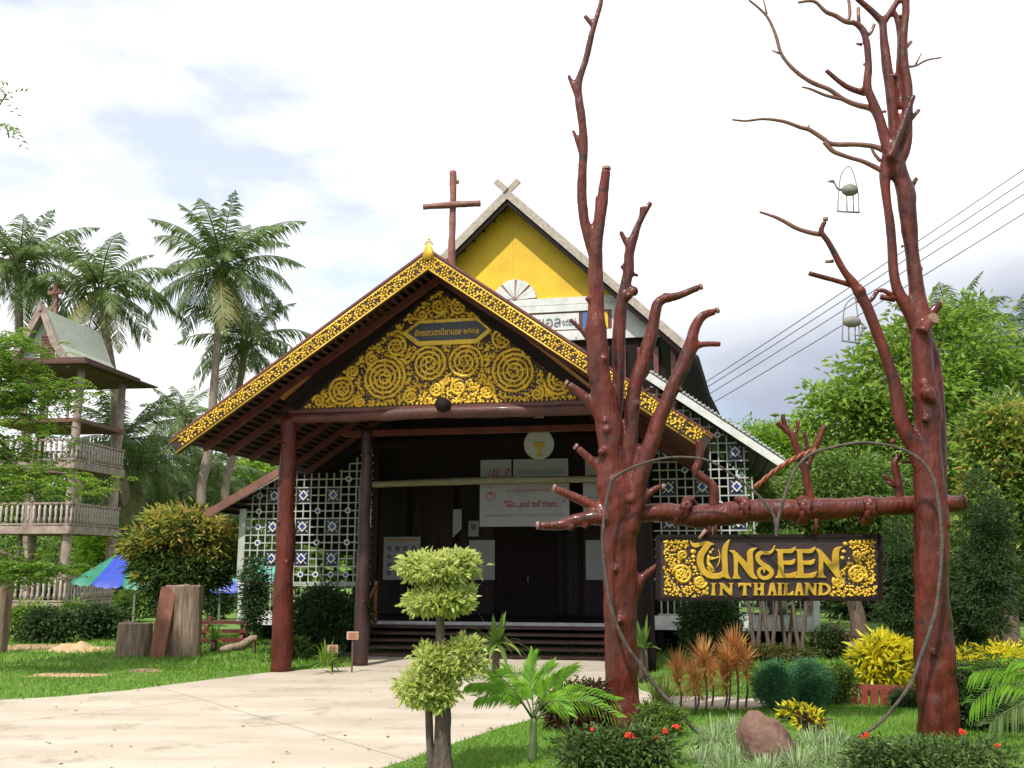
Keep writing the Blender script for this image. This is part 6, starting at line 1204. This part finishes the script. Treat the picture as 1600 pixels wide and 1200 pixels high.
# rock
b = G(1200, 1186); import bmesh
bm = bmesh.new(); bmesh.ops.create_icosphere(bm, subdivisions=5, radius=1)
for v in bm.verts:
    c_ = v.co.copy(); d_ = 1+.16*noise.noise(c_*1.3+Vector((3, 1, 0)))+.07*noise.noise(c_*3.2)+.025*noise.noise(c_*9)+.01*noise.noise(c_*22)
    zz = min(c_.z*d_, .80+.12*noise.noise(c_*2)-.38*c_.x); v.co = Vector((c_.x*d_*.235*(1-.12*max(0, c_.z))-.035*zz, c_.y*d_*.22, zz*.33+.09))
me = bpy.data.meshes.new('boulder'); bm.to_mesh(me); bm.free(); me.materials.append(M['rock']); me.polygons.foreach_set('use_smooth', [True]*len(me.polygons)); bo = link('boulder', me, None, b); tag(bo, 'rounded reddish-brown boulder among the pale grass tufts', 'rock')
# red picket fence
fa, fb_ = G(1318, 1100), G(1430, 1106); r_ = wthing('picket_fence', 'low red-brown picket fence left of the right trunk, under the yellow croton', 'fence', tuple(fa))
for h_ in (.20,): wb(MB().bar(fa+Vector((0, 0, h_)), fb_+Vector((0, 0, h_)), .03, .075), 'rail', M['fence'], r_)
for k in range(8):
    q = fa.lerp(fb_, k/7); wb(MB().prism([(q.x-.045, 0), (q.x+.045, 0), (q.x+.045, .19), (q.x, .22), (q.x-.045, .19)], q.y-.04, q.y-.018), 'picket', M['fence'], r_)
# ---- shrubs in front of the church
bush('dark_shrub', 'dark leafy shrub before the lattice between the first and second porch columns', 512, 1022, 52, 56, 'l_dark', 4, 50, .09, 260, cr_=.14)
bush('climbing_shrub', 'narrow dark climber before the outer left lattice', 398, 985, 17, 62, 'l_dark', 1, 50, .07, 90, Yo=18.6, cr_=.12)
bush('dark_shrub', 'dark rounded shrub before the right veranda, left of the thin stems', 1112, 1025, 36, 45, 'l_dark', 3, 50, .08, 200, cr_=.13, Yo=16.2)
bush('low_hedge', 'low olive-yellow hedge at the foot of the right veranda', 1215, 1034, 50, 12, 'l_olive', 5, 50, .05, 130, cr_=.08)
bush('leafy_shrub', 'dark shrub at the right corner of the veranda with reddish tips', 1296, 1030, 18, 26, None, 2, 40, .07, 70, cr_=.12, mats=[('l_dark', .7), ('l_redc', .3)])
for k, (u, vb) in enumerate(((1183, 1028), (1206, 1030), (1232, 1027), (1252, 1030))):
    b = G(u, vb); r_ = wthing('thin_stemmed_tree', ('slender bare-stemmed sapling before the right veranda, leftmost', 'slender sapling leaning left before the right veranda', 'slender sapling with forked stem before the right veranda', 'slender sapling nearest the veranda corner')[k], 'sapling', tuple(b), 'slender saplings before the veranda'); Y_ = b.y
    for j in range(2): wb(T(Y_, [(u, vb, 4), (u+(-8 if j else 3), vb-40, 3.2), (u+(-14 if j else 8), vb-95, 2.4), (u+(-20 if j else 4), vb-140, 1.6)], 6, 3, .1), 'stem', M['bark'], r_, True)
    es = [E(u-6, vb-165, Y_, 26, 26)]; pts, dirs, c_ = crown_pts(es, 40, 24, .14); link('crown', leafmesh('crown', pts-np.array(b), dirs, M['l_mid'], .11, .4, .5), r_)
def rosette(name, label, u, v, Y_, n, h, w_, m, el=.4, pot=False, cat='plant', droop=.6):
    b = P(u, v, Y_); b0 = Vector((b.x, Y_, 0)); r_ = wthing(name, label, cat, tuple(b0)); V_, F_ = blades('x', np.array(b)-np.array(b0), n, h, w_, None, minel=el, droop=droop, r0=.05); link('leaves', fastmesh('leaves', V_, F_, M[m]), r_)
    if b.z > .15: wb(MB().tube([tuple(b0)+(.07,), (b.x, Y_, b.z, .055)], n=9, sub=1, jit=.2), 'stem', M['bark'], r_, True)
    return r_
rosette('birds_nest_fern', 'broad-leaved fern on a stump before the church steps', 775, 1006, 14.6, 34, .62, .11, 'l_mid', .0)
rosette('agave_plant', 'pale green agave-like plant behind the left trunk, before the veranda', 1005, 1012, 14.0, 16, .50, .09, 'l_mid', .1, droop=.3)
rosette('spider_plant', 'green strap-leaved plant under the small notice by the second column', 510, 1040, 15.2, 34, .45, .05, 'l_bright', .15)
rosette('fern_plant', 'small fern at the foot of the tall stump beside the log bench', 335, 1000, 19, 40, .5, .05, 'l_mid', .1)
def notice_board(label, u, v, Y_, w_, h_):
    c = P(u, v, Y_); b = Vector((c.x, Y_, 0)); r_ = wthing('small_notice', label, 'notice', tuple(b)); wb(MB().box(tuple(c), (w_, .02, h_)), 'board', mat('tan_board', (.48, .34, .22), rough=.7) if 'tan_board' not in bpy.data.materials else bpy.data.materials['tan_board'], r_)
    for k in range(4): wb(MB().box((c.x+rnd.uniform(-.01, .01), Y_-.013, c.z+h_*(.3-.2*k)), (w_*.75, .004, h_*.08)), 'text_line', M['redink'], r_)
    wb(MB().box((c.x, Y_+.02, c.z/2), (.025, .02, c.z)), 'stake', M['bark'], r_)
notice_board('small tan notice board on a stake above the strap-leaved plant', 520, 1014, 15.3, .16, .12); notice_board('small tan notice plate at the foot of the second porch column', 551, 993, 15.25, .18, .12)
# ---- left yard: stumps, slab, sand, shrubs, bench, canopy
def stump(name, label, pts_t, pts_b, Y_, th, m='stump', seed=0, part_='body'):
    """upright weathered piece of trunk: outline given by its top and bottom edges in the photograph"""
    b = P((pts_b[0]+pts_b[1])/2, 900, Y_); b.z = 0; r_ = wthing(name, label, 'tree stump', tuple(b), 'weathered tree stumps on the lawn'); n = 30; rows = 16; V_ = []; Fs = []
    zt_ = P(0, pts_t[2], Y_).z
    for j in range(rows+1):
        f = j/rows; z = zt_*f-.03*(1-f); xl_ = P(pts_b[0]+(pts_t[0]-pts_b[0])*f, 950, Y_).x; xr_ = P(pts_b[1]+(pts_t[1]-pts_b[1])*f, 950, Y_).x; xc_ = (xl_+xr_)/2; hw2 = (xr_-xl_)/2
        for k in range(n):
            a = 2*math.pi*k/n; fl = 1+.10*noise.noise(Vector((math.cos(a)*2.2, math.sin(a)*2.2, f*.8+seed)))+.07*noise.noise(Vector((math.cos(a)*7, math.sin(a)*7, f*.5+seed)))+.035*noise.noise(Vector((math.cos(a)*18, math.sin(a)*18, f*2)))
            zz = z+(.05*noise.noise(Vector((a*2, seed, 1))) if j == rows else 0); V_.append((xc_+hw2*fl*math.cos(a), Y_+th*fl*math.sin(a), zz))
    for j in range(rows):
        for k in range(n): Fs.append([j*n+k, j*n+(k+1) % n, (j+1)*n+(k+1) % n, (j+1)*n+k])
    Fs.append([rows*n+k for k in range(n)]); mb = MB().add(V_, Fs); wb(mb, part_, M[m], r_, False)
    for k in range(6): u = rnd.uniform(pts_t[0]+8, pts_t[1]-8); 
    return r_
r_ = stump('tree_stump', 'tallest broad weathered stump with fluted sides, a slab leaning on it', (258, 315, 915), (268, 318, 1022), 17.9, .28, seed=1)
stump('tree_stump', 'short broad stump left of the tall one', (187, 238, 974), (185, 240, 1021), 18.0, .26, seed=5); stump('tree_stump', 'grey stump cut by the left edge of the lawn', (-22, 16, 907), (-20, 15, 1008), 18.6, .22, seed=9)
b = P(250, 1022, 17.6); r_ = wthing('wood_slab', 'reddish wooden slab leaning against the tall stump', 'slab', (b.x, 17.6, 0))
mb = MB(); q0 = [P(233, 1020, 17.55), P(256, 1024, 17.5), P(276, 918, 17.65), P(252, 916, 17.7)]; q0[0].z = q0[1].z = 0; mb.slab(q0, -.07); wb(mb, 'slab', M['stumpred'], r_)
b = G(118, 1017); bm = bmesh.new(); bmesh.ops.create_grid(bm, x_segments=40, y_segments=24, size=1)
for v in bm.verts: x, y = v.co.x, v.co.y; h_ = max(0, 1-x*x-y*y)**1.2; v.co = Vector((x*.62, y*.5, .16*h_*(1+.5*noise.noise(Vector((x*3, y*3, 0))))+.02*noise.noise(Vector((x*9, y*9, 2)))-.015))
me = bpy.data.meshes.new('sand_heap'); bm.to_mesh(me); bm.free(); me.materials.append(M['sand']); me.polygons.foreach_set('use_smooth', [True]*len(me.polygons)); so2 = link('sand_heap', me, None, b); tag(so2, 'low heap of orange sand on the lawn left of the stumps', 'sand heap')
for k, (u, vb, ru, rv, m, lab) in enumerate(((75, 1004, 34, 25, 'l_dark', 'dark leafy shrub before the bell tower railing, above the sand heap'), (155, 1000, 28, 27, 'l_dark', 'dark shrub with brownish twigs between sand heap and short stump'), (40, 1002, 18, 26, 'l_bright', 'bright green strap-leaved clump by the left edge'), (205, 972, 22, 26, 'l_mid', 'green shrub rising behind the short stump'), (340, 968, 26, 28, 'l_dark', 'dark shaded shrub below the blue canopy cloth behind the tall stump'), (245, 965, 20, 30, 'l_dark', 'dark shrub under the mango tree left of the tall stump'), (112, 992, 20, 24, 'l_mid', 'mid-green tangled shrub against the tower base'), (160, 950, 20, 24, 'l_mid', 'small shrub at the right foot of the bell tower'), (430, 1000, 20, 26, 'l_dark', 'low dark plant left of the first porch column'), (455, 1030, 12, 12, 'l_mid', 'small grassy plant right of the first porch column'))):
    bush('garden_shrub', lab, u, vb, ru, rv, m, 3, 26, .12, 110, 'shrubs along the left yard', cr_=.16, flowers=[(u+5, vb-22, 3)] if k in (0, 1) else None)
tb2 = P(350, 1018, 17.5); tb2.z = 0; r_ = wthing('fallen_log', 'grey gnarled fallen log on the grass left of the first porch column', 'log', tuple(tb2)); wb(T(17.5, [(345, 1015, 4), (358, 1012, 6), (378, 1008, 7), (392, 1000, 6), (402, 997, 4)], 10, 4, .3), 'log', M['stump'], r_, True)
b = P(350, 985, 20); b.z = 0; r_ = wthing('wooden_bench', 'dark red stepped wooden bench in the shade beside the lattice', 'bench', tuple(b))
for k, (v, dy) in enumerate(((972, .3), (986, 0), (1000, -.3))):
    q = P(352, v, 20+dy); wb(MB().box((q.x, 20+dy, q.z), (.95, .28, .06)), 'seat', M['beam'], r_)
for dx in (-.4, .4): wb(MB().bar((b.x+dx, 19.6, .0), (b.x+dx, 20.4, .55), .07, .10), 'side_frame', M['beam'], r_)
# canopies
cpb = P(165, 915, 26); cpb.z = 0; r_ = wthing('market_canopy', 'blue and green striped tarpaulin canopy between the tower and the mango tree', 'canopy', tuple(cpb))
def quad(name, pts, m, sub=10, sag=.06, scal=0):
    a, b_, c_, d_ = [Vector(q) for q in pts]; V_ = []; n = sub
    for j in range(n+1):
        for i in range(n+1):
            s_, t_ = i/n, j/n; q = a.lerp(b_, s_).lerp(d_.lerp(c_, s_), t_); q = q+Vector((0, 0, -sag*4*s_*(1-s_)*(1-t_)-scal*abs(math.sin(s_*math.pi*3))*(1 if j == 0 else 0))); V_.append(tuple(q-Vector(OFF[r_.name])))
    Fq = [[j*(n+1)+i, j*(n+1)+i+1, (j+1)*(n+1)+i+1, (j+1)*(n+1)+i] for j in range(n) for i in range(n)]; me = bpy.data.meshes.new(name); me.from_pydata(V_, [], Fq); me.materials.append(M[m]); me.polygons.foreach_set('use_smooth', [True]*len(Fq)); return link(name, me, r_)
pk = P(207, 857, 27); pk2 = P(330, 862, 30)
quad('cloth', [P(110, 908, 26), P(143, 912, 26), pk-Vector((.35, 0, .12)), pk-Vector((.4, 0, .14))], 'tarpgreen', scal=.05); quad('cloth', [P(143, 912, 26), P(190, 915, 26), pk-Vector((.02, 0, 0)), pk-Vector((.36, 0, .12))], 'tarpblue', scal=.05); quad('cloth', [P(190, 915, 26), P(235, 917, 26), pk+Vector((.3, 0, 0)), pk], 'tarpgreen', scal=.05)
quad('cloth', [P(235, 917, 26), P(330, 915, 26), pk+Vector((1.6, 0, -.1)), pk+Vector((.3, 0, 0))], 'tarpblue')
for u in (118, 212, 300): q = P(u, 912, 26.1); wb(MB().tube([(q.x, q.y, 0, .03), (q.x, q.y, q.z, .03)], n=8), 'pole', M['metal'], r_)
cpb = P(395, 915, 24); cpb.z = 0; r_ = wthing('market_canopy', 'cyan and blue canopy cloth showing through the outer left lattice', 'canopy', tuple(cpb))
quad('cloth', [P(345, 915, 24), P(385, 915, 24), P(392, 880, 25), P(370, 885, 25)], 'tarpcyan'); quad('cloth', [P(385, 915, 24), P(432, 912, 24), P(432, 866, 25), P(392, 880, 25)], 'tarpcyan'); quad('cloth', [P(325, 922, 23.9), P(400, 918, 23.9), P(395, 905, 24.1), P(350, 908, 24.1)], 'tarpblue', scal=.06)
for u in (345, 430): q = P(u, 914, 24.1); wb(MB().tube([(q.x, q.y, 0, .03), (q.x, q.y, q.z, .03)], n=8), 'pole', M['metal'], r_)
# ---- power lines
for k, (va, vb, lab) in enumerate(((601, 258, 'topmost'), (609, 279, 'second from the top'), (621, 300, 'third from the top'), (636, 333, 'lowest'))):
    a, b_ = P(1040, va+36, 46), P(1700, vb-62, 20+.0); r_ = wthing('power_line', 'thin dark power line crossing the sky at the right, '+lab+' of four', 'power line', tuple(a), 'power lines crossing the sky'); pts = []
    for i in range(25): f = i/24; q = a.lerp(b_, f); q.z -= .35*4*f*(1-f)*.25; pts.append((q.x, q.y, q.z, .011+.009*(1-f)))
    wb(MB().tube(pts, n=5), 'cable', M['wire'], r_)
